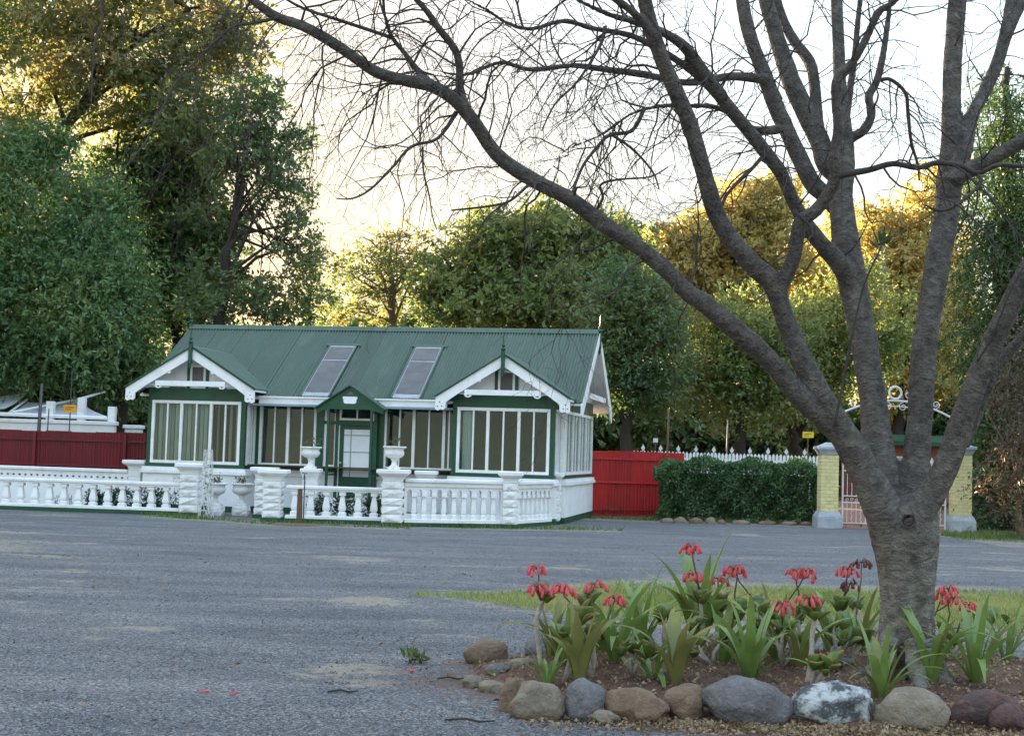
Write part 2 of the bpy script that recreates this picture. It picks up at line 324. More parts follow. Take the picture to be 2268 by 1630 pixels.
BEDC, BEDR = (2.75, 10.25), (3.05, 1.62)
def turf_amount(x, y):
    """grass: a long strip behind the bed and a verge along the balustrade"""
    n_ = fbm(x * 0.7, y * 0.7, 3.3)
    t = -2.0
    if x > -1.0:
        c = 15.7 + 0.06 * x; w = 2.3 * min(1, (x + 1.0) / 2.6)
        t = max(t, max(-1.5, 1.0 - (abs(y - c) / max(0.2, w)) ** 2) + 0.45 * n_)
    vy = 29.1 if x < -2 else 29.75 + 0.2 * (x + 2)
    if -8.0 < x < 2.5: t = max(t, 0.85 - abs(y - vy - max(0, (-4.8 - x)) * 0.6) / 0.6 + 0.4 * n_)
    if 1.3 < x < 9: t = max(t, 0.8 - abs(y - 36.0) / 0.9 + 0.5 * n_)
    if x > 10: t = max(t, 0.9 - abs(y - 32.0) / 3.2 + 0.5 * n_)
    t = max(t, 0.8 - math.hypot((x + 8.4) / 1.3, (y - 20.5) / 1.6) + 0.4 * n_)
    return t
def build_ground():
    xs = np.concatenate([[-700, -300, -120, -60, -35, -24], np.arange(-16, 16.01, 0.125), [24, 35, 60, 120, 300, 700]])
    ys = np.concatenate([[-300, -100, -30, -8, 2], np.arange(5, 38.01, 0.125), [42, 48, 60, 90, 160, 400, 900]])
    X, Y = np.meshgrid(xs, ys); nx, ny = len(xs), len(ys)
    Z = np.zeros_like(X); dry = np.zeros(nx * ny, np.float32); turf = dry.copy(); earth = dry.copy()
    k = 0
    for j in range(ny):
        for i in range(nx):
            x, y = xs[i], ys[j]
            if -16 <= x <= 16 and 5 <= y <= 38:
                n1 = fbm(x * 0.45, y * 0.9, 1.7, 4)
                Z[j, i] = 0.012 * noise.noise(Vector((x * 0.8, y * 0.8, 5))) if y < 28 else 0
                t = turf_amount(x, y); turf[k] = min(1.0, max(0, t))
                d = max(0, 0.75 * (n1 - 0.33)) * 2.3
                tr = abs((y - 22.5 - 0.09 * x - 2.2 * math.sin(x * 0.16)) ); tr = min(abs(tr - 0.8), abs(tr - 4.2)) # faint wheel tracks swinging round to the gate
                d = max(d, 0.34 * max(0, 1 - tr / 0.55) + 0.35 * n1)
                d = max(d, (0.80 - 0.8 * abs(t - 0.0)) * 1.0 if t > -0.9 else 0)       # worn edge round the grass
                dry[k] = min(1, d)
                e = math.hypot((x - BEDC[0] - 0.2) / (BEDR[0] + 0.5), (y - BEDC[1] + 0.15) / (BEDR[1] + 0.55))
                earth[k] = max(0, min(1, (1.12 - e) * 3.5 + 0.3 * n1))
                if y > 34: earth[k] = max(earth[k], min(1, (y - 35.5) * 0.6))
            elif y > 38: earth[k] = 0.9
            k += 1
    V = np.stack([X.ravel(), Y.ravel(), Z.ravel()], 1)
    I = np.arange(nx * ny).reshape(ny, nx)
    Q = np.stack([I[:-1, :-1].ravel(), I[:-1, 1:].ravel(), I[1:, 1:].ravel(), I[1:, :-1].ravel()], 1)
    me = npmesh('gravel_ground', V, Q, groundmat(), True)
    for nm, arr in (('dry', dry), ('turf', turf), ('earth', earth)):
        me.attributes.new(nm, 'FLOAT', 'POINT').data.foreach_set('value', arr)
    tag(put('gravel_ground', me), kind='structure')
build_ground()

def scatter_tri(n, pos, size, ang_up, rngs):
    """n small leaning triangles (blades) at pos"""
    a = rngs.uniform(0, 2 * PI, n); w = size * 0.12; d = np.stack([np.cos(a), np.sin(a), np.zeros(n)], 1)
    lean = rngs.normal(0, ang_up, (n, 2)); h = size
    p0 = pos - d * w[:, None]; p1 = pos + d * w[:, None]
    p2 = pos + np.stack([lean[:, 0] * h, lean[:, 1] * h, h], 1)
    V = np.stack([p0, p1, p2], 1).reshape(-1, 3)
    return V, np.arange(3 * n).reshape(-1, 3)
def build_grass():
    pts = []; pts2 = []
    tries = 0
    while len(pts) < 42000 and tries < 260000:
        tries += 1
        x = random.uniform(-1, 11); y = random.uniform(12.5, 19)
        if turf_amount(x, y) > random.uniform(0.05, 1.0): pts.append((x, y, 0))
    for _ in range(60000):
        x = random.uniform(-8, 9); y = random.uniform(28, 37.2)
        if turf_amount(x, y) > random.uniform(0.1, 1.0): pts2.append((x, y, 0))
    for _ in range(16000):
        x = random.uniform(10, 15.5); y = random.uniform(29, 36)
        if turf_amount(x, y) > random.uniform(0.1, 1.0): pts2.append((x, y, 0))
    p = np.array(pts); V, T = scatter_tri(len(p), p, rng.uniform(0.025, 0.075, len(p)), 0.5, rng)
    tag(put('grass', npmesh('grass', V, T, M['grass'])), 'short yellow-green grass strip behind the flower bed', 'grass', kind='stuff')
    p = np.array(pts2); V, T = scatter_tri(len(p), p, rng.uniform(0.04, 0.13, len(p)), 0.5, rng)
    tag(put('grass', npmesh('verge_grass', V, T, M['grass_green'])), 'green grass verge along the balustrade and hedge', 'grass', kind='stuff')
build_grass()
def rockbits(n, pos, size, flat=0.6):
    """n tiny irregular octahedra"""
    o = np.array([(1, 0, 0), (0, 1, 0), (-1, 0, 0), (0, -1, 0), (0, 0, 1), (0, 0, -1.0)])
    T = np.array([(0, 1, 4), (1, 2, 4), (2, 3, 4), (3, 0, 4), (1, 0, 5), (2, 1, 5), (3, 2, 5), (0, 3, 5)])
    V = o[None] * rng.uniform(0.6, 1.3, (n, 6, 1)) * size[:, None, None]
    V[:, :, 2] *= flat
    a = rng.uniform(0, 2 * PI, n); c, s = np.cos(a)[:, None], np.sin(a)[:, None]
    x = V[:, :, 0] * c - V[:, :, 1] * s; y = V[:, :, 0] * s + V[:, :, 1] * c
    V = np.stack([x, y, V[:, :, 2]], 2) + pos[:, None, :]
    return V.reshape(-1, 3), (T[None] + 6 * np.arange(n)[:, None, None]).reshape(-1, 3)
def build_gravel():
    n = 26000
    y = 6.5 + 14 * rng.uniform(0, 1, n) ** 1.8; x = rng.uniform(-0.40, 0.40, n) * y
    keep = ((x - BEDC[0]) / BEDR[0]) ** 2 + ((y - BEDC[1]) / BEDR[1]) ** 2 > 1.0
    x, y = x[keep], y[keep]; n = len(x)
    s = rng.uniform(0.003, 0.009, n) * (1 + (rng.uniform(0, 1, n) > 0.985) * 1.2)
    V, T = rockbits(n, np.stack([x, y, np.full(n, 0.002) + 0.2 * s], 1), s)
    tag(put('gravel', npmesh('gravel', V, T, M['pebble'])), 'loose grey gravel lying over the yard', 'gravel', kind='stuff')
build_gravel()

# ------------------------------------------------------------------ cottage
TH = math.radians(-11)
HO = G(1245, 1160)                                   # front right corner of the main wall, on the ground
house = empty('cottage', (HO[0], HO[1], 0), 'long white and green timber cottage with two gabled bays and green iron roof', 'house', TH)
ZS, ZW, EAVE = 1.19, 2.66, 2.66                      # sill, window head
RIDGE_Z, DEPTH = 4.68, 4.85
UL = -10.0
def hbuild(mb, name, mat, parent=house, smooth=False): return mb.build(name, mat, parent, smooth)

def window(u0, u1, y, z0, z1, lights, parent, axis='x', sub=2, fw=0.07):
    """casement window: a frame with glass panes and glazing bars; lights = casement boundaries as fractions"""
    w = MB()
    def bx(a, b, c, d, zz0, zz1):
        if axis == 'x': w.box(a, b, y + c, y + d, zz0, zz1)
        else: w.box(y - d, y - c, a, b, zz0, zz1)      # end wall: runs along local y, faces +x
    bx(u0, u1, -0.05, 0.05, z0, z0 + fw); bx(u0, u1, -0.05, 0.05, z1 - fw, z1)
    L_ = u1 - u0; n = len(lights) - 1
    for i, t in enumerate(lights):
        c = u0 + t * L_; hw = fw / 2 if 0 < i < n else fw / 2
        c = min(max(c, u0 + hw), u1 - hw); bx(c - hw, c + hw, -0.047, 0.047, z0 + fw, z1 - fw)
    win = w.build('window', M['white'], parent)
    for i in range(n):
        a, b = u0 + lights[i] * L_ + fw / 2, u0 + lights[i + 1] * L_ - fw / 2
        if i == 0: a += fw / 2
        if i == n - 1: b -= fw / 2
        for k in range(sub):
            p0 = a + (b - a) * k / sub; p1 = a + (b - a) * (k + 1) / sub
            g = MB()
            if axis == 'x': g.add([(p0, y - 0.024, z0 + fw), (p1, y - 0.024, z0 + fw), (p1, y - 0.017, z0 + fw), (p0, y - 0.017, z0 + fw), (p0, y + 0.017, z1 - fw), (p1, y + 0.017, z1 - fw), (p1, y + 0.024, z1 - fw), (p0, y + 0.024, z1 - fw)], [(0, 3, 2, 1), (4, 5, 6, 7), (0, 1, 5, 4), (1, 2, 6, 5), (2, 3, 7, 6), (3, 0, 4, 7)])   # panes tilted back so they reflect higher, bluer sky
            else: g.box(y - 0.004, y + 0.004, p0, p1, z0 + fw, z1 - fw)
            g.build('pane', M['glass'], win)
            if k:
                w = MB(); q = 0.018; bx(p0 - q, p0 + q, -0.03, 0.03, z0 + fw, z1 - fw); w.build('glazing_bar', M['white'], win)
    return win

# plinth: white rendered base with a moulded top, under it a green skirting
BAYS = [(-10.05, -7.57), (-2.51, -0.12)]
BP = -0.70                                           # bay front
def outline(e):
    """front outline of the house, pushed out by e"""
    pts = [(UL - e, DEPTH + e), (UL - e, BP - e) if False else (BAYS[0][0] - e, BP - e), (BAYS[0][1] + e, BP - e), (BAYS[0][1] + e, 0 - e),
           (BAYS[1][0] - e, 0 - e), (BAYS[1][0] - e, BP - e), (BAYS[1][1] + e, BP - e), (BAYS[1][1] + e, 0 - e), (0 + e, 0 - e), (0 + e, DEPTH + e)]
    return pts
def slab(mb, e, z0, z1):
    pts = outline(e); k = len(pts)
    V = [(p[0], p[1], z0) for p in pts] + [(p[0], p[1], z1) for p in pts]
    fs = [tuple(range(k - 1, -1, -1)), tuple(range(k, 2 * k))] + [(i, (i + 1) % k, k + (i + 1) % k, k + i) for i in range(k)]
    mb.add(V, fs)
mb = MB(); slab(mb, 0.06, -0.1, 0.14); hbuild(mb, 'skirting', M['green'])
mb = MB(); slab(mb, 0.045, 0.14, 0.88); hbuild(mb, 'plinth', M['white_wall'])
mb = MB(); slab(mb, 0.10, 0.88, 0.96); slab(mb, 0.07, 0.96, 1.03); hbuild(mb, 'plinth_moulding', M['white_wall'])
mb = MB(); slab(mb, 0.015, 1.03, 1.12); hbuild(mb, 'sill_beam', M['green'])
# frame: posts and header beams
for (a, b) in BAYS:
    for u in (a + 0.055, b - 0.055):
        fr = MB(); fr.box(u - 0.055, u + 0.055, BP + 0.005, BP + 0.11, 1.12, 2.62); hbuild(fr, 'corner_post', M['green'])
    fr = MB(); fr.box(a, b, BP + 0.002, BP + 0.10, 2.62, 2.92); hbuild(fr, 'header_beam', M['green'])
    for u in (a, b):
        fr = MB(); fr.box(u - (0 if u == a else 0.10), u + (0.10 if u == a else 0), BP + 0.11, 0.02, 2.62, 2.80); hbuild(fr, 'header_beam', M['green'])
for u in (-7.52, -4.40, -2.55):
    fr = MB(); fr.box(u - 0.05, u + 0.05, -0.03, 0.08, 1.12, 2.62); hbuild(fr, 'wall_post', M['green'])
fr = MB(); fr.box(-7.57, -2.51, -0.02, 0.08, 2.62, 2.80); hbuild(fr, 'header_beam', M['green'])
for y_ in (0.02, DEPTH - 0.12):
    fr = MB(); fr.box(-0.10, 0.012, y_, y_ + 0.12, 1.12, 2.62); hbuild(fr, 'corner_post', M['white'])
fr = MB(); fr.box(-0.10, 0.008, 0.0, DEPTH, 2.62, 2.95); hbuild(fr, 'header_beam', M['green'])
# left and rear walls
mb = MB(); mb.box(UL, UL + 0.1, BP + 0.2, DEPTH, 1.12, 2.8); mb.box(UL, 0, DEPTH - 0.1, DEPTH, 1.12, 2.8); hbuild(mb, 'wall', M['white_wall'])
# inside: floor, ceiling, partition
mb = MB(); mb.box(UL + 0.15, -0.15, -0.5, DEPTH - 0.15, 1.125, 1.15); hbuild(mb, 'room_floor', M['room_floor'])
mb = MB(); mb.box(UL + 0.12, -0.12, 2.0, 2.1, 1.15, 2.60); mb.box(UL + 0.12, -0.12, -0.55, DEPTH - 0.15, 2.55, 2.60); hbuild(mb, 'room_lining', M['room'])
# windows
T3 = [0, 1 / 3, 2 / 3, 1]
window(-9.94, -7.68, BP + 0.03, 1.12, 2.62, T3, house)
window(-2.40, -0.23, BP + 0.03, 1.12, 2.62, T3, house)
window(-7.47, -6.02, 0.03, 1.12, 2.62, [0, 0.5, 1], house)
window(-4.35, -2.60, 0.03, 1.12, 2.62, [0, 0.42, 0.84, 1.0], house)
window(BP + 0.16, -0.02, -7.60, 1.12, 2.62, [0, 1], house, 'y', 3)
window(BP + 0.16, -0.02, -0.15, 1.12, 2.62, [0, 1], house, 'y', 2)
window(0.16, DEPTH - 0.16, -0.02, 1.12, 2.62, [0, 0.25, 0.5, 0.75, 1], house, 'y', 2)
window(BP + 0.16, -0.02, -10.0, 1.12, 2.62, [0, 1], house, 'y', 2)
# blinds and curtains behind the glass
sb = MB(); sb.box(-0.045, 0.045, -0.001, 0.001, 1.2, 2.55); slat = sb.mesh('blind_slat', M['blind'])
sc_ = MB(); sc_.box(-0.05, 0.05, -0.001, 0.001, 1.2, 2.55); slatw = sc_.mesh('blind_slat', M['curtain'])
def blinds(name, u0, u1, y, step, axis, me, ang):
    root = MB()
    if axis == 'x': root.box(u0, u1, y - 0.02, y + 0.02, 2.55, 2.585)
    else: root.box(y - 0.02, y + 0.02, u0, u1, 2.55, 2.585)
    r = root.build(name, M['white'], house)
    u = u0 + step / 2
    while u < u1:
        a = ang + random.uniform(-0.25, 0.25)
        if axis == 'x': put('blind_slat', me, r, (u, y, -0.005), (0, 0, a))
        else: put('blind_slat', me, r, (y, u, -0.005), (0, 0, PI / 2 + a))
        u += step
blinds('blind', -9.85, -8.45, BP + 0.20, 0.105, 'x', slat, 0.95)
blinds('blind', -8.40, -7.75, BP + 0.20, 0.16, 'x', slat, 1.25)
blinds('blind', BP + 0.3, -0.10, -7.75, 0.09, 'y', slatw, 0.5)
blinds('blind', 0.2, DEPTH - 0.2, -0.16, 0.105, 'y', slatw, 0.35)
cm = MB()
def curtain(u0, u1, y, amp=0.03, z0=1.17, z1=2.54):
    k = 40; V = []; fs = []
    for i in range(k + 1):
        t = i / k; yy = y + amp * math.sin(t * (u1 - u0) * 60) + 0.01 * math.sin(t * 23)
        V += [(u0 + (u1 - u0) * t, yy, z0), (u0 + (u1 - u0) * (0.06 * math.sin(t * 9) * 0.2 + t), yy, z1)]
    for i in range(k): fs.append((2 * i, 2 * i + 2, 2 * i + 3, 2 * i + 1))
    MB().add(V, fs).build('curtain', M['curtain'], house, True)
curtain(-2.30, -2.08, BP + 0.16); curtain(-5.62, -5.5, 0.2, 0.02)

# main roof: corrugated sheets over boards
SL = math.atan2(RIDGE_Z - 2.80, DEPTH / 2 + 0.42); SLEN = math.hypot(RIDGE_Z - 2.80, DEPTH / 2 + 0.42)
RU0, RU1 = -10.42, 0.42
roof = MB()
hy = DEPTH / 2
roof.prismx([(-0.40, 2.76), (hy, RIDGE_Z - 0.06), (DEPTH + 0.40, 2.76), (DEPTH + 0.40, 2.72), (hy, RIDGE_Z - 0.11), (-0.40, 2.72)], RU0, RU1)
roof = hbuild(roof, 'roof', M['white'])
def sheet_mesh(width, length, pitch=0.076, amp=0.017, per=6):
    n = int(round(width / pitch * per)); V = []; fs = []
    for i in range(n + 1):
        u = i * width / n; h = amp * math.cos(2 * PI * u / pitch)
        V += [(u, 0, h), (u, length, h)]
    for i in range(n): fs.append((2 * i, 2 * i + 2, 2 * i + 3, 2 * i + 1))
    return MB().add(V, fs).mesh('roof_sheet', M['roof'], smooth=True)
NS = 14; SW = (RU1 - RU0) / NS
shm = sheet_mesh(SW + 0.035, SLEN - 0.02)
for i in range(NS):
    put('roof_sheet', shm, roof, (RU0 + i * SW, -0.43, 2.792 + random.uniform(-0.003, 0.003) + 0.002 * (i % 2)), (SL, random.uniform(-0.004, 0.004), 0))
    o = put('roof_sheet', shm, roof, (RU0 + (i + 1) * SW, DEPTH + 0.43, 2.79), (SL, 0, PI))
mb = MB(); c_ = 0.16
mb.prismx([(hy - c_ * math.cos(SL), RIDGE_Z + 0.022 - c_ * math.sin(SL)), (hy - 0.03, RIDGE_Z + 0.035), (hy, RIDGE_Z + 0.055), (hy + 0.03, RIDGE_Z + 0.035), (hy + c_ * math.cos(SL), RIDGE_Z + 0.022 - c_ * math.sin(SL)), (hy, RIDGE_Z + 0.015)], RU0 - 0.01, RU1 + 0.01)
mb.build('ridge_cap', M['roof'], roof)
mb = MB(); mb.box(-7.35, -2.72, -0.425, -0.40, 2.60, 2.775); mb.box(-7.35, -2.72, -0.47, -0.425, 2.745, 2.785)
mb.build('fascia', M['white'], roof)
mb = MB(); mb.box(-7.5, -2.6, -0.40, 0.0, 2.70, 2.715); mb.build('soffit', M['white'], roof)

def finial(x, y, z0, z1, parent, s=1.0):
    """turned green spike with a pendant below the apex"""
    mb = MB(); h = z1 - z0
    mb.lathe([(0.008, -0.16), (0.03, -0.12), (0.035, -0.05), (0.035, 0.0)], 8, (x, y, z0))
    mb.box(x - 0.04, x + 0.04, y - 0.04, y + 0.04, z0, z0 + h * 0.55)
    mb.lathe([(0.035, 0), (0.06, 0.02), (0.06, 0.05), (0.03, 0.08), (0.045, 0.12), (0.02, 0.17), (0.013, 0.28), (0.004, h * 0.45 + 0.08)], 8, (x, y, z0 + h * 0.55))
    mb.build('finial', M['green'], parent)

def disc(mb, x, y, z, r, n=10): mb.lathe([(r, 0), (r, 0.004)], n, (x, y, z))
def hole(u, y, z, r, parent):
    k = 12; V = [(u + r * math.cos(2 * PI * i / k), y, z + r * math.sin(2 * PI * i / k)) for i in range(k)]
    V += [(p[0], y + 0.003, p[2]) for p in V]
    MB().add(V, [tuple(range(k)), tuple(range(2 * k - 1, k - 1, -1))] + [(i, k + i, k + (i + 1) % k, (i + 1) % k) for i in range(k)]).build('hole', M['hole'], parent)

def gable(uc, hw, zb, za, y0, y1, finial_top):
    """gabled bay roof: sheets, bargeboards with scalloped ends, collar, brackets, gable panel with small window"""
    g = MB(); t = 0.05
    sl = math.atan2(za - zb, hw); ln = math.hypot(hw, za - zb)
    g.prism([(uc - hw, zb), (uc, za), (uc + hw, zb), (uc + hw, zb - t), (uc, za - t), (uc - hw, zb - t)], y0 + 0.03, y1)
    g = hbuild(g, 'bay_roof', M['white'])
    sm = sheet_mesh(y1 - y0 + 0.05, ln)
    put('roof_sheet', sm, g, (uc + hw + 0.03, y0 - 0.05, zb + 0.015), Matrix.Rotation(PI / 2, 3, 'Z').to_euler()).rotation_euler = (sl, 0, PI / 2)
    o = put('roof_sheet', sm, g, (uc - hw - 0.03, y1, zb + 0.015)); o.rotation_euler = (sl, 0, -PI / 2)
    cap = MB(); c2 = 0.11
    cap.prism([(uc - c2, za - c2 * math.tan(sl) + 0.03), (uc, za + 0.055), (uc + c2, za - c2 * math.tan(sl) + 0.03), (uc, za + 0.03)], y0 - 0.06, y1); cap.build('ridge_cap', M['roof'], g)
    edge = MB()                                         # green edging strip over the bargeboards
    for s in (-1, 1):
        edge.prism([(uc, za + 0.035), (uc + s * (hw + 0.04), zb + 0.015), (uc + s * (hw + 0.04), zb - 0.02), (uc, za)][::s], y0 - 0.075, y0 - 0.035)
    edge.build('edge_strip', M['green'], g)
    w = 0.24
    for s in (-1, 1):
        tn = math.tan(sl)
        xo, zo = uc + s * (hw + 0.02), zb - 0.022
        # outer lower end hangs down, inner edge sweeps up in a curve
        poly = [(uc + s * 0.02, za - 0.005), (xo, zo), (xo + s * 0.005, zo - 0.27), (xo - s * 0.06, zo - 0.30), (xo - s * 0.12, zo - 0.265), (xo - s * 0.18, zo - 0.285), (xo - s * 0.23, zo - 0.25)]
        for k in range(6):
            a = k / 5; bx_ = xo - s * (0.24 + 0.34 * a)
            poly.append((bx_, (za - w) - abs(bx_ - uc) * tn - 0.13 * (1 - a) ** 1.6 * 0.2))
        poly.append((uc + s * 0.02, za - w - 0.02))
        b = MB(); b.prism(poly[::-s], y0 - 0.035, y0 + 0.01)
        bo = b.build('bargeboard', M['white'], g)
        for (dx, dz) in ((0.05, 0.20), (0.15, 0.20), (0.10, 0.11)): hole(xo - s * dx, y0 - 0.040, zo - dz, 0.014, bo)
        # scroll brackets above and below the collar
        for (bu, bz, r, up) in ((0.80, 3.02 + (zb - 2.9), 0.10, -1), (0.58, 3.24 + (zb - 2.9), 0.085, 1)):
            k = 9; pl = []
            cu, cz = uc + s * bu, bz + (0.03 if up > 0 else -0.06)
            for i in range(k + 1):
                t_ = PI * i / k; pl.append((cu + s * r * 0.9 * math.cos(t_), cz + (r * math.sin(t_) * (0.8 if up > 0 else -0.7))))
            pl.append((cu + s * (0.28 if up < 0 else -0.02) - s * 0.02, cz + (0.02 if up < 0 else -0.03)))
            bb = MB(); bb.prism(pl if (s * up) < 0 else pl[::-1], y0 - 0.02, y0 + 0.012); bk = bb.build('bracket', M['white'], g)
            hole(cu, y0 - 0.024, cz + (0.03 if up > 0 else -0.02), 0.022, bk)
    c = MB(); c.box(uc - 0.88, uc + 0.88, y0 - 0.03, y0 + 0.008, zb + 0.05, zb + 0.17); c.build('collar_beam', M['white'], g)
    # gable panel, timbers and a small window, standing over the bay front
    p = MB(); pz = 2.92; ph = za - 0.09 - pz; pw = ph / math.tan(sl)
    p.prism([(uc - pw, pz), (uc + pw, pz), (uc, pz + ph)][::1], BP + 0.03, BP + 0.06); p.build('gable_panel', M['white_wall'], g)
    p = MB()
    for du in (-0.24, 0.24): p.box(uc + du - 0.035, uc + du + 0.035, BP + 0.0, BP + 0.028, pz, pz + ph - abs(du) * math.tan(sl) - 0.02)
    for s in (-1, 1): p.bar((uc + s * 0.30, BP + 0.012, pz + 0.02), (uc + s * 0.72, BP + 0.012, pz + 0.02 + 0.001), 0.02, 0.02)
    p.build('gable_timber', M['green'], g)
    wn = MB(); a0, a1, z0, z1 = uc - 0.195, uc + 0.195, pz + 0.06, pz + 0.56
    wn.box(a0, a1, BP - 0.01, BP + 0.028, z0, z0 + 0.05); wn.box(a0, a1, BP - 0.01, BP + 0.028, z1 - 0.05, z1); wn.box(a0, a0 + 0.05, BP - 0.01, BP + 0.028, z0 + 0.05, z1 - 0.05); wn.box(a1 - 0.05, a1, BP - 0.01, BP + 0.028, z0 + 0.05, z1 - 0.05)
    wo_ = wn.build('gable_window', M['white'], g)
    pn = MB(); pn.box(a0 + 0.05, a1 - 0.05, BP + 0.012, BP + 0.02, z0 + 0.05, z1 - 0.05); pn.build('pane', M['skylight'], wo_)
    finial(uc, y0 - 0.07, za - 0.36, finial_top, g)
    return g
gable(-8.81, 1.60, 2.90, 3.86, -1.12, 1.35, 4.34)
gable(-1.27, 1.53, 2.84, 3.80, -1.12, 1.30, 4.28)
# right gable end: bargeboards, collar, soffit panel
g = MB(); x0, x1 = RU1 - 0.05, RU1 + 0.0
for s in (-1, 1):
    e = hy + s * (hy + 0.44)
    poly = [(hy, RIDGE_Z - 0.02), (e, 2.755), (e, 2.50), (e - s * 0.12, 2.46), (e - s * 0.24, 2.52), (hy, RIDGE_Z - 0.27)]
    b = MB(); b.prismx(poly if s > 0 else poly[::-1], RU1 + 0.002, RU1 + 0.04); b.build('bargeboard', M['white'], roof)
b = MB(); b.box(RU1 - 0.01, RU1 + 0.035, hy - 1.45, hy + 1.45, 2.95, 3.08); b.build('collar_beam', M['white'], roof)
b = MB(); b.prismx([(0.05, 2.95), (DEPTH - 0.05, 2.95), (hy, RIDGE_Z - 0.15)], -0.04, 0.0); b.build('gable_panel', M['white_wall'], roof)
finial(RU1 + 0.03, hy, RIDGE_Z - 0.42, RIDGE_Z + 0.32, roof); finial(RU0, hy, RIDGE_Z - 0.3, RIDGE_Z + 0.42, roof)
# skylights lying on the front slope
def skylight(uc, t0, t1, w):
    def pt(u, t, h): return (u, -0.43 + SLEN * t * math.cos(SL) - h * math.sin(SL), 2.79 + SLEN * t * math.sin(SL) + h * math.cos(SL))
    def slabp(u0, u1, a, b, h0, h1, name, mat, par):
        mbx = MB(); V = [pt(u0, a, h0), pt(u1, a, h0), pt(u1, b, h0), pt(u0, b, h0), pt(u0, a, h1), pt(u1, a, h1), pt(u1, b, h1), pt(u0, b, h1)]
        mbx.add(V, [(0, 3, 2, 1), (4, 5, 6, 7), (0, 1, 5, 4), (1, 2, 6, 5), (2, 3, 7, 6), (3, 0, 4, 7)]); return mbx.build(name, mat, par)
    s = slabp(uc - w / 2, uc + w / 2, t0, t1, 0.012, 0.03, 'skylight', M['flashing'], house)
    tm = t0 + (t1 - t0) * 0.70
    slabp(uc - w / 2 + 0.03, uc + w / 2 - 0.03, t0 + 0.05, tm - 0.008, 0.033, 0.04, 'pane', M['skylight'], s)
    slabp(uc - w / 2 + 0.03, uc + w / 2 - 0.03, tm + 0.012, t1 - 0.025, 0.033, 0.042, 'pane', M['skylight'], s)
    slabp(uc - w / 2 - 0.12, uc + w / 2 + 0.12, t1 + 0.005, t1 + 0.03, 0.012, 0.036, 'head_flashing', M['roof'], s)
    for q in (-1, 1): slabp(uc + q * (w / 2 + 0.02) - 0.018, uc + q * (w / 2 + 0.02) + 0.018, t0, t1, 0.012, 0.045, 'side_flashing', M['roof'], s)
skylight(-5.95, 0.0, 0.72, 0.66); skylight(-3.72, 0.0, 0.72, 0.66)
# dead leaves lodged in the valley of the left bay roof
dl = []
for i in range(150):
    t = random.random(); u = -8.81 + 1.5 * (0.35 + 0.6 * t); z = 3.86 - 0.96 * (0.35 + 0.6 * t); yy = -0.43 + (z - 2.79) / math.tan(SL)
    dl.append((u + random.gauss(0.02, 0.05), yy - 0.02 + random.gauss(0, 0.03), z + 0.03))
V, T = rockbits(len(dl), np.array(dl), rng.uniform(0.01, 0.03, len(dl)), 0.4)
tag(put('leaf_litter', npmesh('leaf_litter', V, T, M['chip']), house), kind='stuff')

# door wall: side light, door with curtained glazing, fan light
window(-5.83, -5.50, 0.03, 1.12, 2.62, [0, 1], house, sub=1)
for (u0, u1) in ((-6.02, -5.83), (-4.47, -4.33)):
    fr = MB(); fr.box(u0, u1, -0.05, 0.08, 1.04, 2.62); hbuild(fr, 'wall_panel', M['green'])
fr = MB(); fr.box(-5.83, -5.50, -0.022, 0.0, 2.16, 2.24); hbuild(fr, 'transom', M['green'])
DY = -0.13                                            # the door and its frame stand just proud of the plinth
for u0 in (-5.50, -4.55):
    fr = MB(); fr.box(u0, u0 + 0.08, DY - 0.03, 0.10, 0.42, 2.62); hbuild(fr, 'door_frame', M['green'])
fr = MB(); fr.box(-5.418, -5.395, DY - 0.018, 0.05, 0.42, 2.14); hbuild(fr, 'door_bead', M['white'])
fr = MB(); fr.box(-5.42, -4.55, DY - 0.025, 0.09, 2.14, 2.26); hbuild(fr, 'transom', M['green'])
window(-5.42, -4.55, DY + 0.04, 2.26, 2.62, [0, 1], house, sub=2, fw=0.05)
d = MB(); d.box(-5.393, -4.552, DY + 0.005, DY + 0.05, 0.44, 0.92); d.box(-5.393, -5.30, DY + 0.005, DY + 0.05, 0.92, 2.13); d.box(-4.63, -4.552, DY + 0.005, DY + 0.05, 0.92, 2.13); d.box(-5.30, -4.63, DY + 0.005, DY + 0.05, 2.05, 2.13)
door = hbuild(d, 'door', M['green'])
for (u0, u1) in ((-5.30, -5.13), (-5.115, -4.63)):
    for (z0, z1) in ((0.92, 1.08), (1.095, 1.50), (1.515, 1.90), (1.915, 2.05)):
        p = MB(); p.box(u0 + 0.004, u1 - 0.004, DY + 0.022, DY + 0.028, z0 + 0.004, z1 - 0.004); p.build('pane', M['curtain'], door)
for z in (1.0875, 1.5075, 1.9075):
    b = MB(); b.box(-5.30, -4.63, DY + 0.012, DY + 0.021, z - 0.008, z + 0.008); b.build('glazing_bar', M['flashing'], door)
b = MB(); b.box(-5.1305, -5.1145, DY + 0.010, DY + 0.0205, 0.92, 2.05); b.build('glazing_bar', M['flashing'], door)
b = MB(); b.lathe([(0.012, 0), (0.012, 0.03), (0.028, 0.04), (0.028, 0.07)], 10); b.build('handle', M['flashing'], door, loc=(-5.345, DY + 0.005, 1.25), rot=(PI / 2, 0, 0))
b = MB(); b.box(-5.6, -4.3, -0.85, -0.17, 0.0, 0.21); b.box(-5.55, -4.35, -0.52, -0.172, 0.211, 0.42); hbuild(b, 'step', M['white_wall'])
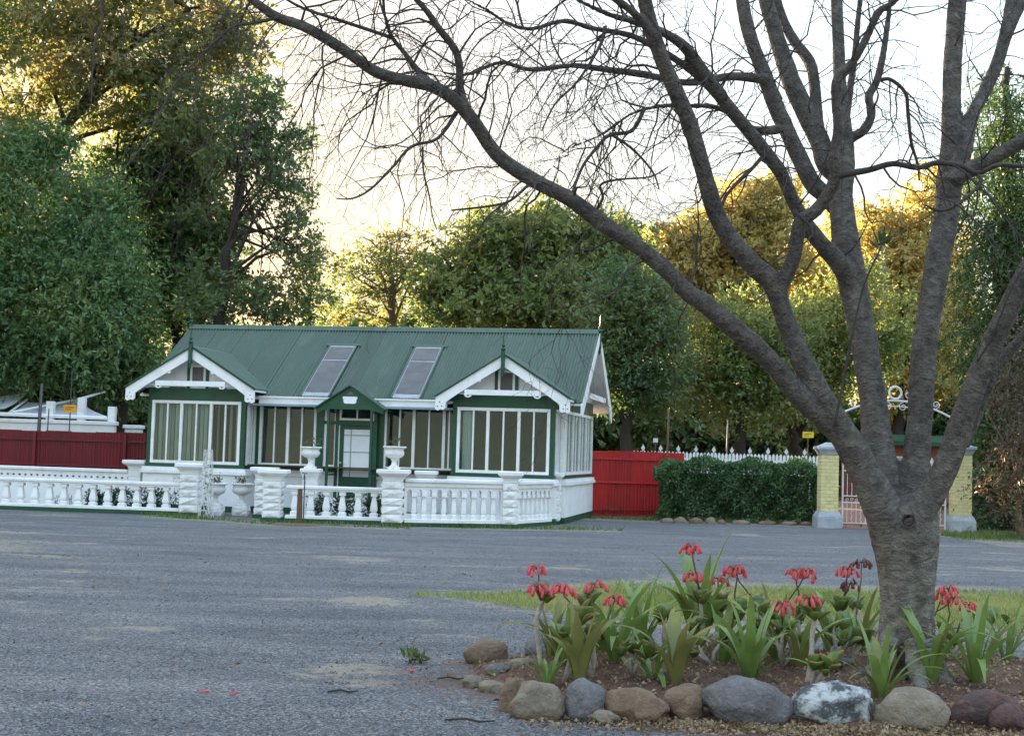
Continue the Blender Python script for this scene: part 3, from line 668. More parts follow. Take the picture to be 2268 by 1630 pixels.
# green porch hood before the door, on two slim posts, with a white plaque
py, pc = -0.80, -4.95
for u in (-5.47, -4.42):
    p = MB(); p.box(u - 0.027, u + 0.027, py - 0.027, py + 0.027, 0.0, 2.50); hbuild(p, 'porch_post', M['green'])
    for z in (0.95, 1.02, 2.42):
        p = MB(); p.box(u - 0.018, u + 0.018, py + 0.03, -0.17 if z > 2 else -0.12, z, z + 0.035); hbuild(p, 'porch_rail', M['green'])
p = MB(); p.prism([(pc - 0.82, 2.40), (pc - 0.56, 2.50), (pc + 0.56, 2.50), (pc + 0.82, 2.40), (pc + 0.82, 2.52), (pc, 3.05), (pc - 0.82, 2.52)], py - 0.03, py + 0.03)
ped = hbuild(p, 'porch_pediment', M['green'])
for s in (-1, 1):
    p = MB(); p.bar((pc + s * 0.01, py + 0.30, 3.055), (pc + s * 0.86, py + 0.30, 2.505), 0.80, 0.03); p.build('hood_board', M['green'], ped)
p = MB(); p.prism([(pc - 0.10, 2.84), (pc + 0.10, 2.84), (pc, 2.92)], py - 0.036, py - 0.031); p.build('apex_panel', M['skylight'], ped)
p = MB(); p.prism([(pc - 0.17, 2.80), (pc - 0.18, 2.755), (pc - 0.16, 2.73), (pc - 0.15, 2.655), (pc - 0.12, 2.635), (pc + 0.12, 2.635), (pc + 0.15, 2.655), (pc + 0.16, 2.73), (pc + 0.18, 2.755), (pc + 0.17, 2.80)], py - 0.045, py - 0.031); p.build('plaque', M['white'], ped)

# ------------------------------------------------------------------ balustrade
def baluster_mesh(h, r0=0.055, r1=0.085):
    mb = MB()
    mb.bevbox(-0.088, 0.088, -0.08, 0.08, 0, h * 0.17, 0.02)
    mb.lathe([(0.062, h * 0.17), (0.05, h * 0.205), (0.072, h * 0.24), (0.076, h * 0.34), (0.042, h * 0.78), (0.040, h * 0.84)], 4, square=True)
    mb.bevbox(-0.070, 0.070, -0.07, 0.07, h * 0.84, h, 0.012)
    return mb.mesh('baluster', M['white'])
def frame_between(a, b):
    a = np.array(a); b = np.array(b); d = b - a; return math.atan2(d[1], d[0]), math.hypot(d[0], d[1])
BMESH = baluster_mesh(0.52)
def balustrade(a, b, label, h=0.74, z0=0.0, step=0.335, group='open balustrade sections'):
    rz, ln = frame_between(a, b)
    r = empty('balustrade', (a[0], a[1], z0), label, 'balustrade', rz)
    m1 = MB(); m1.box(0, ln, -0.13, 0.13, -0.1, 0.09); m1.build('footing', M['green'], r)
    m1 = MB(); m1.bevbox(0, ln, -0.11, 0.11, 0.09, 0.155, 0.012); m1.build('base_course', M['white_wall'], r)
    m1 = MB(); m1.bevbox(0, ln, -0.085, 0.085, h - 0.105, h - 0.065, 0.008); m1.bevbox(0, ln, -0.115, 0.115, h - 0.062, h, 0.014); m1.build('top_rail', M['white_wall'], r)
    n = int(ln / step); off = (ln - n * step) / 2 + step / 2
    s = (h - 0.105 - 0.155) / 0.52
    for i in range(n): put('baluster', BMESH, r, (off + i * step, 0, 0.155), (0, 0, random.uniform(-0.04, 0.04)), (1, 1, s))
    return r
def rock_block(w, d, h, seed):
    """rock-faced block: box grid with pitched, uneven faces"""
    rnd = random.Random(seed); k = 5; mb = MB()
    def face(o, ux, uz, nn):
        V = []
        for j in range(k + 1):
            for i in range(k + 1):
                e = min(i, k - i, j, k - j); q = 0 if e == 0 else rnd.uniform(0.010, 0.03) + 0.018 * (e > 1)
                V.append(tuple(o[t] + ux[t] * i / k + uz[t] * j / k + nn[t] * q for t in range(3)))
        mb.add(V, [(j * (k + 1) + i, j * (k + 1) + i + 1, (j + 1) * (k + 1) + i + 1, (j + 1) * (k + 1) + i) for j in range(k) for i in range(k)])
    x, y = w / 2, d / 2
    face((-x, -y, 0), (w, 0, 0), (0, 0, h), (0, -1, 0)); face((x, -y, 0), (0, d, 0), (0, 0, h), (1, 0, 0)); face((x, y, 0), (-w, 0, 0), (0, 0, h), (0, 1, 0)); face((-x, y, 0), (0, -d, 0), (0, 0, h), (-1, 0, 0))
    mb.add([(-x, -y, 0), (x, -y, 0), (x, y, 0), (-x, y, 0), (-x, -y, h), (x, -y, h), (x, y, h), (-x, y, h)], [(3, 2, 1, 0), (4, 5, 6, 7)])
    return mb.mesh('block', M['white_stone'])
BLOCKS = {}
def pier(x, y, label, w=0.40, h=1.16, courses=5, rz=0.0, capw=0.62, z0=0.0, rock=True):
    r = empty('balustrade_pier', (x, y, z0), label, 'pier', rz)
    m1 = MB(); m1.box(-w / 2 - 0.03, w / 2 + 0.03, -w / 2 - 0.03, w / 2 + 0.03, -0.1, 0.08); m1.build('footing', M['green'], r)
    hb = (h - 0.08 - 0.24) / courses
    m1 = MB(); m1.box(-w / 2 + 0.015, w / 2 - 0.015, -w / 2 + 0.015, w / 2 - 0.015, 0.08, h - 0.2); m1.build('core', M['white_wall'], r)
    for c in range(courses):
        key = (w, round(hb, 3), c % 4, rock)
        if key not in BLOCKS:
            if rock: BLOCKS[key] = rock_block(w, w, hb - 0.014, 11 + c)
            else: BLOCKS[key] = MB().bevbox(-w / 2, w / 2, -w / 2, w / 2, 0, hb - 0.008, 0.01).mesh('block', M['white_wall'])
        put('block', BLOCKS[key], r, (0, 0, 0.085 + c * hb), (0, 0, (PI / 2) * (c % 2)))
    z = h - 0.24; q = w / 2; k = capw / 2
    m1 = MB(); m1.lathe([(q * 1.0, z), (q * 1.02, z + 0.04), (q * 1.12, z + 0.085), (k * 0.9, z + 0.14), (k * 0.93, z + 0.165)], 4, square=True); m1.bevbox(-k, k, -k, k, z + 0.165, z + 0.24, 0.015); m1.build('cap', M['white_wall'], r)
    return r
gA0, gA1 = G(-60, 1125), G(400, 1141)
balustrade((gA0[0] - 1.2, gA0[1] + 0.05), (gA1[0] - 0.02, gA1[1]), 'open white balustrade on the far left of the yard wall', 0.72)
pB = (gA1[0] + 0.22, gA1[1] - 0.1)
pier(*pB, 'rock-faced white pier at the end of the left balustrade, beside the wire obelisk')
pC = G(603, 1154)
pier(pC[0], pC[1], 'rock-faced white pier on the left of the short balustrade behind the tap post', 0.38, 1.10)
pier(pC[0] - 0.42, pC[1] + 1.3, 'rock-faced white pier set back behind the pots at the yard entrance', 0.36, 1.12, capw=0.58)
c0, c1 = G(632, 1156), G(846, 1162)
balustrade(c0[:2], c1[:2], 'short white balustrade with dark shrubs behind it, below the cottage door', 0.78, step=0.335)
pD = G(868, 1165)
pier(pD[0], pD[1] + 0.05, 'rock-faced white pier with a white urn on its wide cap', 0.42, 1.18, capw=0.68)
pR = P(690, 1040, 31.6)
pier(pR[0], pR[1], 'smooth white pier carrying an urn, left of the cottage door', 0.34, 1.12, rock=False, capw=0.46)

def arched_section(a, b, n, label, h=1.0, half=False):
    """balustrade with round-headed openings between slim balusters"""
    rz, ln = frame_between(a, b)
    r = empty('arched_balustrade', (a[0], a[1], 0), label, 'balustrade', rz)
    m1 = MB(); m1.box(0, ln, -0.13, 0.13, -0.1, 0.085); m1.build('footing', M['green'], r)
    m1 = MB(); m1.bevbox(0, ln, -0.11, 0.11, 0.085, 0.16, 0.012); m1.build('base_course', M['white_wall'], r)
    m1 = MB(); m1.bevbox(0, ln, -0.10, 0.10, h - 0.16, h - 0.07, 0.012); m1.bevbox(0, ln, -0.15, 0.15, h - 0.068, h, 0.016); m1.build('top_rail', M['white_wall'], r)
    st = ln / n; wo_ = st * 0.46; zs = h - 0.16 - wo_ / 2 - 0.06
    # arcade: spandrels with semicircular cut-outs
    m1 = MB(); y0, y1 = -0.065, 0.065
    top = h - 0.16
    for i in range(n):
        x = i * st; c = x + st / 2; rr = wo_ / 2; K = 8
        arc = [(c + rr * math.cos(PI * k / K), zs + rr * math.sin(PI * k / K)) for k in range(K, -1, -1)]
        tops = [(x, top)] + [(c - rr + wo_ * k / K, top) for k in range(1, K)] + [(x + st, top)]
        low = [(x, zs - 0.02)] + arc[1:-1] + [(x + st, zs - 0.02)]
        lows = [(c - rr, zs)] + arc[1:-1] + [(c + rr, zs)]
        for sgn, y in ((1, y0), (-1, y1)):
            V = []; fs = []
            for k in range(K + 1): V += [(lows[k][0], y, lows[k][1]), (c - rr + wo_ * k / K, y, top)]
            for k in range(K): q = (2 * k, 2 * k + 2, 2 * k + 3, 2 * k + 1); fs.append(q if sgn > 0 else q[::-1])
            m1.add(V, fs)
        V = []
        for k in range(K + 1): V += [(lows[k][0], y0, lows[k][1]), (lows[k][0], y1, lows[k][1])]
        m1.add(V, [(2 * k, 2 * k + 1, 2 * k + 3, 2 * k + 2) for k in range(K)])
        for (xa, xb) in ((x, c - rr), (c + rr, x + st)): m1.box(xa, xb, y0, y1, zs - 0.03, top)
    m1.build('arcade', M['white_wall'], r)
    pw = (st - wo_) / 2; hh = zs - 0.03 - 0.16
    key = ('arc', round(pw, 3), round(hh, 3))
    if key not in BLOCKS:
        q = MB(); q.bevbox(-pw * 0.98, pw * 0.98, -0.075, 0.075, 0, hh * 0.16, 0.01)
        q.lathe([(pw * 0.7, hh * 0.16), (pw * 0.62, hh * 0.20), (pw * 0.86, hh * 0.24), (pw * 0.9, hh * 0.36), (pw * 0.66, hh * 0.8), (pw * 0.62, hh * 0.86)], 4, square=True)
        q.bevbox(-pw * 1.05, pw * 1.05, -0.08, 0.08, hh * 0.86, hh * 0.998, 0.01)
        BLOCKS[key] = q.mesh('baluster', M['white'])
    for i in range(n + 1): 
        if 0 < i < n: put('baluster', BLOCKS[key], r, (i * st, 0, 0.16))
    for i, xx in ((0, pw / 2), (n, ln - pw / 2)):
        q = MB(); q.box(xx - pw / 2, xx + pw / 2, -0.064, 0.064, 0.16, zs - 0.03); q.build('end_block', M['white_wall'], r)
    # a mid string course joining the balusters
    q = MB(); q.box(0, ln, 0.012, 0.06, 0.16, 0.16 + hh * 0.20); q.build('kerb', M['white_wall'], r)
    return r
e0, e1 = G(893, 1166), G(1112, 1168)
pF = G(1128, 1169)
arched_section((pD[0] + 0.22, pD[1] + 0.08), (pF[0] - 0.16, pF[1] + 0.02), 10, 'white balustrade of round-headed openings facing the yard, right of the urn pier', 1.0)
pier(pF[0], pF[1], 'rock-faced white corner pier where the balustrade turns back to the cottage', 0.30, 1.20, capw=0.54)
pG = G(1228, 1161)
arched_section((pF[0] + 0.05, pF[1] + 0.16), (pG[0] - 0.06, pG[1] - 0.14), 9, 'white arched balustrade running back from the corner pier to the cottage', 1.0)
pier(pG[0] - 0.02, pG[1] + 0.05, 'narrow rock-faced white pier where the balustrade meets the cottage', 0.24, 1.18, capw=0.44)
pK = P(945, 1042, 32.0)
pier(pK[0], pK[1], 'smooth white pier half hidden behind the arched balustrade', 0.36, 1.14, rock=False, capw=0.52)
# far parapet with a row of pierced diamonds, left
def parapet(a, b, label, h=0.92):
    rz, ln = frame_between(a, b); r = empty('pierced_parapet', (a[0], a[1], 0), label, 'wall', rz)
    m1 = MB(); m1.box(0, ln, -0.09, 0.09, 0, h - 0.24); m1.build('wall', M['white_wall'], r)
    m1 = MB(); m1.box(0, ln, -0.09, 0.09, h - 0.17, h - 0.07); m1.bevbox(0, ln, -0.14, 0.14, h - 0.068, h, 0.015); m1.build('top_rail', M['white_wall'], r)
    st = 0.165; q = MB(); z0, z1 = h - 0.24, h - 0.17; zc = (z0 + z1) / 2
    hg = MB()                                           # hourglass stub: between two stubs a diamond stays open
    hg.prism([(-st / 2, z0), (st / 2, z0), (st / 2 - 0.05, zc), (st / 2, z1), (-st / 2, z1), (-st / 2 + 0.05, zc)], -0.088, 0.088)
    me = hg.mesh('stub', M['white_wall']); x = st / 2
    while x < ln: put('stub', me, r, (x, 0, 0)); x += st
    m1 = MB(); m1.box(0, ln, 0.091, 0.10, z0 - 0.03, z1 + 0.03); m1.build('backing', M['hole'], r)
pJ = P(297, 1040, 34.3); a_ = P(-40, 1040, 35.6)
parapet((a_[0] - 2.0, a_[1] + 0.2), (pJ[0] - 0.1, pJ[1]), 'white parapet wall with a row of small diamond holes, far left')
pier(pJ[0] + 0.05, pJ[1], 'smooth white pier at the left corner of the cottage, before the red fence', 0.30, 1.16, rock=False, capw=0.56)

# urns and their plants
def urn(x, y, z, label, s=1.0):
    r = empty('urn', (x, y, z), label, 'urn'); r.scale = (s, s, s)
    m1 = MB(); m1.bevbox(-0.12, 0.12, -0.12, 0.12, 0, 0.045, 0.01); m1.lathe([(0.10, 0.045), (0.10, 0.06), (0.06, 0.09), (0.048, 0.14), (0.05, 0.18), (0.075, 0.20), (0.07, 0.215)], 20); m1.build('foot', M['white_stone'], r, True)
    m1 = MB(); m1.lathe([(0.05, 0.215), (0.10, 0.225), (0.155, 0.25), (0.19, 0.29), (0.20, 0.33), (0.185, 0.37), (0.175, 0.40), (0.20, 0.425), (0.235, 0.435), (0.235, 0.465), (0.20, 0.465), (0.19, 0.44), (0.0, 0.435)], 24); b = m1.build('bowl', M['white_stone'], r, True)
    return r
def tuft(name, base, n, size, spread, mat, label, cat, seed, wide=0.3, h=0.8, stems=True, parent=None, lift=0.0):
    """small leafy plant: stems with leaves"""
    rg = np.random.default_rng(seed); rn = random.Random(seed)
    r = empty(name, tuple(base), label, cat) if parent is None else parent
    tips = []
    sm = MB()
    for i in range(max(3, n // 14)):
        a = rn.uniform(0, 2 * PI); q = spread * rn.uniform(0.2, 1); tp = (q * math.cos(a), q * math.sin(a), size * rn.uniform(0.5, 1.0) + lift)
        sm.tube([(0.2 * tp[0], 0.2 * tp[1], 0), (0.6 * tp[0], 0.6 * tp[1], tp[2] * 0.6), tp], [0.006, 0.005, 0.002], 4); tips.append(tp)
    sm.build('stem', M['stalk'], r)
    k = rg.integers(0, len(tips), n); tp = np.array(tips)[k]; t = rg.uniform(0.45, 1.05, n)[:, None]
    pos = tp * np.concatenate([t, t, t], 1) + rg.normal(0, 0.03, (n, 3))
    V, Q = leaf_quads(pos, rg.normal(0, 1, (n, 3)) + np.array([0, 0, h]), rg.uniform(0.04, 0.09, n), wide, rg)
    put('leaves', npmesh('leaves', V, Q, mat), r)
    return r
def leaf_quads(pos, axis, length, wide, rg, fold=0.0):
    """diamond leaves: pos (n,3), axis direction, length (n), width ratio"""
    n = len(pos); ax = axis / np.linalg.norm(axis, axis=1, keepdims=True)
    rd = rg.normal(0, 1, (n, 3)); side = np.cross(ax, rd); side /= np.linalg.norm(side, axis=1, keepdims=True) + 1e-9
    L_ = length[:, None]; w = L_ * wide * 0.5
    b = pos; tp = pos + ax * L_; md = pos + ax * L_ * 0.45
    V = np.stack([b, md - side * w, tp, md + side * w], 1).reshape(-1, 3)
    return V, np.arange(4 * n).reshape(-1, 4)
u1 = P(687, 1040, 31.6); urn(u1[0], u1[1], 1.12, 'white urn with a spiky plant on the pier left of the cottage door', 1.05)
tuft('urn_plant', (u1[0], u1[1], 1.12 + 0.44), 60, 0.34, 0.2, M['urn_leaf'], 'thin grassy plant growing in the urn left of the cottage door', 'plant', 3)
urn(pD[0], pD[1] + 0.02, 1.18, 'white urn with low green plant on the wide-capped pier right of the door', 1.05)
tuft('urn_plant', (pD[0], pD[1] + 0.02, 1.18 + 0.44), 70, 0.24, 0.10, M['urn_leaf'], 'small green plant in the urn right of the cottage door', 'plant', 4)
for i, (px, py_, lab) in enumerate(((468, 1146, 'left'), (526, 1146, 'right'))):
    q = G(px, py_ - 3); 
    pz = 0.22
    r = empty('pot_plinth', (q[0], q[1] + 0.4, 0), f'low rough white plinth under the {lab} of the two entrance urns', 'plinth'); put('block', rock_block(0.34, 0.34, pz, 70 + i), r)
    urn(q[0], q[1] + 0.4, pz, f'white urn with rusty flowers at the yard entrance, {lab} of the two', 1.1)
    tuft('urn_plant', (q[0], q[1] + 0.4, pz + 0.48), 120, 0.16, 0.19, M['urn_leaf'], f'low rusty green plant in the {lab} entrance urn', 'plant', 8 + i)
for i, (px, lab) in enumerate(((790, 'left'), (838, 'right'))):
    q = G(px, 1150); urn(q[0], q[1] + 1.2, 0.12, f'white pot standing in the yard behind the short balustrade, {lab} of two', 1.0)
# wire obelisk
ob = G(458, 1147); r = empty('wire_obelisk', (ob[0], ob[1] - 0.12, 0), 'tall pale wire obelisk beside the left entrance pier', 'plant support')
lv = []
for z in np.linspace(0, 1.38, 9): lv.append((z, 0.17 - 0.075 * z / 1.38))
for k in range(6):
    a = 2 * PI * k / 6; m1 = MB(); m1.tube([(rr * math.cos(a), rr * math.sin(a), z) for z, rr in lv] + [(0.10 * math.cos(a) * 0.9, 0.10 * math.sin(a) * 0.9, 1.48)], 0.008, 5); m1.build('leg', M['iron_white'], r)
for z, rr in lv[1:]:
    m1 = MB(); m1.tube([(rr * math.cos(2 * PI * k / 16), rr * math.sin(2 * PI * k / 16), z) for k in range(17)], 0.006, 5); m1.build('ring', M['iron_white'], r)
for k in range(12):
    m1 = MB(); s = 1 if k % 2 else -1; a0_ = 2 * PI * k / 12
    m1.tube([((0.168 - 0.07 * t) * math.cos(a0_ + s * 3.2 * t), (0.168 - 0.07 * t) * math.sin(a0_ + s * 3.2 * t), 1.38 * t) for t in np.linspace(0, 1, 14)], 0.005, 4); m1.build('lattice_wire', M['iron_white'], r)
n = 120; t = rng.uniform(0, 1.3, n); a = rng.uniform(0, 6.28, n); q = rng.uniform(0.02, 0.12, n)
V, Q = leaf_quads(np.stack([q * np.cos(a), q * np.sin(a), t], 1), rng.normal(0, 1, (n, 3)), rng.uniform(0.04, 0.07, n), 0.5, rng); put('climbing_leaves', npmesh('climbing_leaves', V, Q, M['urn_leaf']), r)
# tap on a timber post
tp = G(662, 1160); r = empty('tap_post', (tp[0], tp[1], 0), 'weathered timber post with a pipe and tap before the short balustrade', 'tap')
m1 = MB(); m1.lathe([(0.062, -0.05), (0.058, 0.35), (0.05, 0.72), (0.04, 0.73)], 9); m1.build('post', M['timber'], r)
m1 = MB(); m1.tube([(0.09, -0.02, 0), (0.09, -0.02, 0.95), (0.09, -0.06, 1.0), (0.09, -0.12, 0.98), (0.09, -0.13, 0.93)], 0.014, 8); m1.build('pipe', M['pole'], r)
m1 = MB(); m1.tube([(0.03, -0.06, 1.05), (0.15, -0.06, 1.05)], 0.010, 6); m1.tube([(0.09, -0.06, 1.0), (0.09, -0.06, 1.05)], 0.012, 6); m1.build('tap_handle', M['pole'], r)
m1 = MB(); m1.tube([(0.09, -0.02, 0.55), (0.04, 0.0, 0.55)], 0.008, 5); m1.build('pipe_clip', M['pole'], r)
sp = G(655, 1163); m1 = MB(); m1.lathe([(0.5, 0), (0.46, 0.035), (0.40, 0.03)], 14); o = m1.build('drain_slab', M['stone_brown']); o.location = (sp[0], sp[1] - 0.1, 0); o.scale = (1, 0.5, 1); tag(o, 'flat brown slab on the grass at the foot of the tap post', 'slab')
# shrubs in the yard behind the balustrade
def shrub(x, y, w, h, n, mat, label, seed, leaf=0.08):
    rg = np.random.default_rng(seed); r = empty('shrub', (x, y, 0), label, 'shrub')
    d = rg.normal(0, 1, (n, 3)); d /= np.linalg.norm(d, axis=1, keepdims=True); q = rg.uniform(0.3, 1, n)[:, None] ** 0.4
    pos = d * q * np.array([w / 2, w / 2, h / 2]) * (0.8 + 0.3 * np.sin(d[:, :1] * 7 + d[:, 1:2] * 5)) + np.array([0, 0, h / 2])
    V, Q = leaf_quads(pos, rg.normal(0, 1, (n, 3)) + d, rg.uniform(0.6, 1.3, n) * leaf, 0.45, rg); put('foliage', npmesh('foliage', V, Q, mat), r)
    m1 = MB()
    for i in range(5): a = i * 1.3; m1.tube([(0, 0, 0), (0.2 * w * math.cos(a), 0.2 * w * math.sin(a), h * 0.6)], [0.014, 0.005], 5)
    m1.build('stem', M['bark_dark'], r)
for i, (px, w, h, lab) in enumerate(((210, 0.5, 0.5, 'low green shrub behind the left balustrade, leftmost of three'), (265, 0.7, 0.6, 'green shrub behind the left balustrade, middle of three'), (345, 0.9, 0.62, 'green shrub behind the left balustrade, nearest the rock-faced pier'),
        (690, 0.6, 0.6, 'dark shrub behind the short balustrade, near the tap post'), (755, 0.7, 0.55, 'dark shrub behind the middle of the short balustrade'), (820, 0.6, 0.6, 'dark shrub behind the short balustrade, next to the urn pier'))):
    q = P(px, 1110, 32.5) if px < 500 else G(px, 1152) + np.array([0, 0.55, 0]); shrub(q[0], q[1], w, h, 700, M['shrub'], lab, 30 + i)
q = G(365, 1140); tuft('climbing_rose', (q[0], q[1] + 1.2, 0), 90, 1.05, 0.35, M['shrub'], 'leggy climbing plant rising behind the left pier before the bay window', 'plant', 50)
for i, (px, nm) in enumerate(((124, 'left'), (158, 'right'))):
    q = P(px, 1110, 32.2); tuft('spiky_plant', (q[0], q[1], 0), 40, 0.35, 0.1, M['shrub'], f'spiky dark plant between balusters at far left, {nm} of two', 'plant', 60 + i, wide=0.15, h=2)

# ------------------------------------------------------------------ red iron fences
def iron_fence(a, b, h, mat, label, panels, z0=0.0, step=0.0):
    rz, ln = frame_between(a, b); r = empty('iron_fence', (a[0], a[1], z0), label, 'fence', rz)
    w = ln / panels; nn = int(w / 0.076 * 5); V = []; fs = []
    for i in range(nn + 1):
        u = i * (w + 0.02) / nn; y = 0.012 * math.cos(2 * PI * u / 0.086)
        V += [(u, y, 0), (u, y, h)]
    for i in range(nn): fs.append((2 * i, 2 * i + 2, 2 * i + 3, 2 * i + 1))
    me = MB().add(V, fs).mesh('iron_sheet', mat, smooth=True)
    for i in range(panels): put('iron_sheet', me, r, (i * w, 0.004 * (i % 2), random.uniform(-0.015, 0.015)))
    for z in (h * 0.10, h * 0.52, h * 0.88):
        m1 = MB(); m1.box(0, ln, -0.055, -0.018, z - 0.03, z + 0.03); m1.build('rail', mat, r)
    for x in np.arange(0.0, ln + 0.1, 2.4):
        m1 = MB(); m1.box(x - 0.04, x + 0.04, -0.10, -0.058, 0, h - 0.03); m1.build('fence_post', mat, r)
    return r
fl0, fl1 = P(-120, 990, 36.8), P(322, 990, 36.4)
iron_fence((fl0[0], fl0[1]), (fl1[0], fl1[1]), 1.82, M['shaded_red'], 'dark red corrugated iron fence left of the cottage', 8)
fr0, fr1 = G(1316, 1144), P(1512, 1090, 38.3)
iron_fence((fr0[0] - 0.35, 37.6), (fr1[0], fr1[1]), 1.74, M['red'], 'bright red corrugated iron fence right of the cottage', 4)

# ------------------------------------------------------------------ hedge, palisade, gate
def leaf_box(x0, x1, y0, y1, z0, z1, n, rg, jit=0.10):
    """leaf positions over the faces of a clipped, uneven box"""
    A = np.array([(x1 - x0) * (z1 - z0) * 1.0, (x1 - x0) * (y1 - y0), (y1 - y0) * (z1 - z0), (y1 - y0) * (z1 - z0)]); A /= A.sum()
    f = rg.choice(4, n, p=A); u = rg.uniform(0, 1, (n, 3)); p = np.stack([x0 + u[:, 0] * (x1 - x0), y0 + u[:, 1] * (y1 - y0), z0 + u[:, 2] * (z1 - z0)], 1)
    p[f == 0, 1] = y0; p[f == 1, 2] = z1; p[f == 2, 0] = x0; p[f == 3, 0] = x1
    bump = 0.09 * np.sin(p[:, 0] * 5.1 + p[:, 2] * 4.0) + 0.07 * np.sin(p[:, 0] * 11 - p[:, 2] * 9 + p[:, 1] * 6)
    nn = np.zeros((n, 3)); nn[f == 0, 1] = -1; nn[f == 1, 2] = 1; nn[f == 2, 0] = -1; nn[f == 3, 0] = 1
    depth = rg.exponential(0.10, n)
    cx_, cz = (x0 + x1) / 2, z1
    p = p + nn * (bump - depth)[:, None]
    # rounded top corners
    ex = np.minimum(p[:, 0] - x0, x1 - p[:, 0]); ez = z1 - p[:, 2]; k = np.clip(0.35 - ex, 0, 0.35); p[:, 2] -= np.where(ez < 0.35, k * k * 1.4, 0)
    return p, nn
def hedge(a, b, y, depth, h, n, label, seed):
    rg = np.random.default_rng(seed); r = empty('hedge', ((a + b) / 2, y, 0), label, 'hedge')
    w = (b - a) / 2
    p, nn = leaf_box(-w, w, 0, depth, 0.06, h, n, rg)
    V, Q = leaf_quads(p, nn * 0.6 + rg.normal(0, 1, (n, 3)), rg.uniform(0.045, 0.10, n), 0.55, rg)
    put('foliage', npmesh('foliage', V, Q, M['hedge']), r)
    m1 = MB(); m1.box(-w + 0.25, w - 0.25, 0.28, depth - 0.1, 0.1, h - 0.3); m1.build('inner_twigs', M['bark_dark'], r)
    m1 = MB()
    for i in range(int(w * 5)): x = -w + 0.3 + i * 0.4 * (2 * w - 0.6) / (w * 2); m1.tube([(x, 0.4, 0), (x + random.uniform(-0.1, 0.1), 0.4, 0.5)], 0.02, 5)
    m1.build('stem', M['bark_dark'], r)
hL, hR = G(1466, 1152), G(1806, 1160)
hedge(hL[0], hR[0], hL[1], 1.0, 1.52, 26000, 'long clipped dark green hedge between red fence and yellow gate pillar', 5)
hg2 = P(2155, 1100, 35.5); hedge(hg2[0], hg2[0] + 2.6, 35.6, 1.0, 1.45, 12000, 'clipped dark hedge right of the gate, beside the conifer', 6)
# edging stones before the hedge
def blob(seed, sx, sy, sz, rough=0.18, sub=3, ang=0.35):
    """boulder: icosphere pushed by noise, flattened below, faceted a little"""
    import bmesh
    bm = bmesh.new(); bmesh.ops.create_icosphere(bm, subdivisions=sub, radius=1.0)
    o = Vector((seed * 3.1, seed * 1.7, seed * 0.9)); rn = random.Random(seed)
    planes = [(Vector((rn.gauss(0, 1), rn.gauss(0, 1), rn.gauss(0, 0.8))).normalized(), rn.uniform(0.72, 0.95)) for _ in range(7)]
    for v in bm.verts:
        p = v.co.copy()
        for nn, d in planes:
            e = p.dot(nn) - d
            if e > 0: p -= nn * e * (0.5 + ang)
        p *= 1 + rough * noise.noise(p * 1.3 + o) + rough * 0.35 * noise.noise(p * 3.7 + o) + rough * 0.12 * noise.noise(p * 9 + o)
        # squarish sides, sunk base
        v.co = Vector((p.x * sx, p.y * sy, p.z * sz))
    me = bpy.data.meshes.new('boulder'); bm.to_mesh(me); bm.free()
    me.polygons.foreach_set('use_smooth', [True] * len(me.polygons)); return me
EDGE = [('stone_tan', 1475, 24, 10), ('stone_tan', 1505, 26, 13), ('stone_brown', 1540, 26, 12), ('stone_tan', 1572, 18, 14), ('stone_brown', 1596, 14, 9), ('stone_tan', 1640, 34, 9), ('stone_brown', 1695, 36, 8), ('stone_tan', 1745, 30, 8), ('stone_brown', 1782, 20, 8)]
for i, (mt, px, w, h) in enumerate(EDGE):
    q = G(px, 1157 + (px - 1475) * 0.018); s = w / 85 / 2; me = blob(200 + i, s * 1.3, 0.14, h / 85 * 0.9, 0.15, 2); me.materials.append(M[mt])
    o = put('edging_stone', me, None, (q[0], q[1] - 0.15, 0.02), (0, 0, random.uniform(-0.2, 0.2)))
    tag(o, f'flat edging stone at the foot of the hedge, number {["one","two","three","four","five","six","seven","eight","nine"][i]} from the red fence', 'stone', 'edging stones along the hedge')
# palisade of white pickets with spear ornaments
def spear_mesh():
    mb = MB(); mb.prism([(-0.012, 0), (0.012, 0), (0.012, 0.05), (0.05, 0.09), (0.055, 0.14), (0.03, 0.17), (0, 0.24), (-0.03, 0.17), (-0.055, 0.14), (-0.05, 0.09), (-0.012, 0.05)], -0.01, 0.01)
    return mb.mesh('spear_ornament', M['iron_white'])
SPEAR = spear_mesh()
pkm = MB(); pkm.prism([(-0.037, 0.1), (0.037, 0.1), (0.037, 1.62), (0.0, 1.68), (-0.037, 1.62)], -0.012, 0.012); PICK = pkm.mesh('picket', M['white'])
def palisade(a, b, label, h=0.0):
    rz, ln = frame_between(a, b); r = empty('picket_fence', (a[0], a[1], h), label, 'fence', rz)
    for z in (0.5, 1.45):
        m1 = MB(); m1.box(0, ln, 0.014, 0.05, z, z + 0.06); m1.build('rail', M['white'], r)
    x = 0.05; k = 0
    while x < ln:
        put('picket', PICK, r, (x, 0, random.uniform(-0.01, 0.01)))
        if k % 5 == 2: put('spear_ornament', SPEAR, r, (x + 0.05, 0.02, 1.64), (0, 0, 0), (0.95, 1, 0.9))
        x += 0.098; k += 1
pa0, pa1 = P(1400, 1020, 39.3), P(1818, 1020, 38.2)
palisade((pa0[0], pa0[1]), (pa1[0], pa1[1]), 'white picket fence with spear ornaments showing above the long hedge', 0.10)
pb0, pb1 = P(2150, 1030, 38.0), P(2300, 1030, 38.0); palisade((pb0[0], pb0[1]), (pb1[0], pb1[1]), 'white picket fence behind the hedge right of the gate', -0.1)
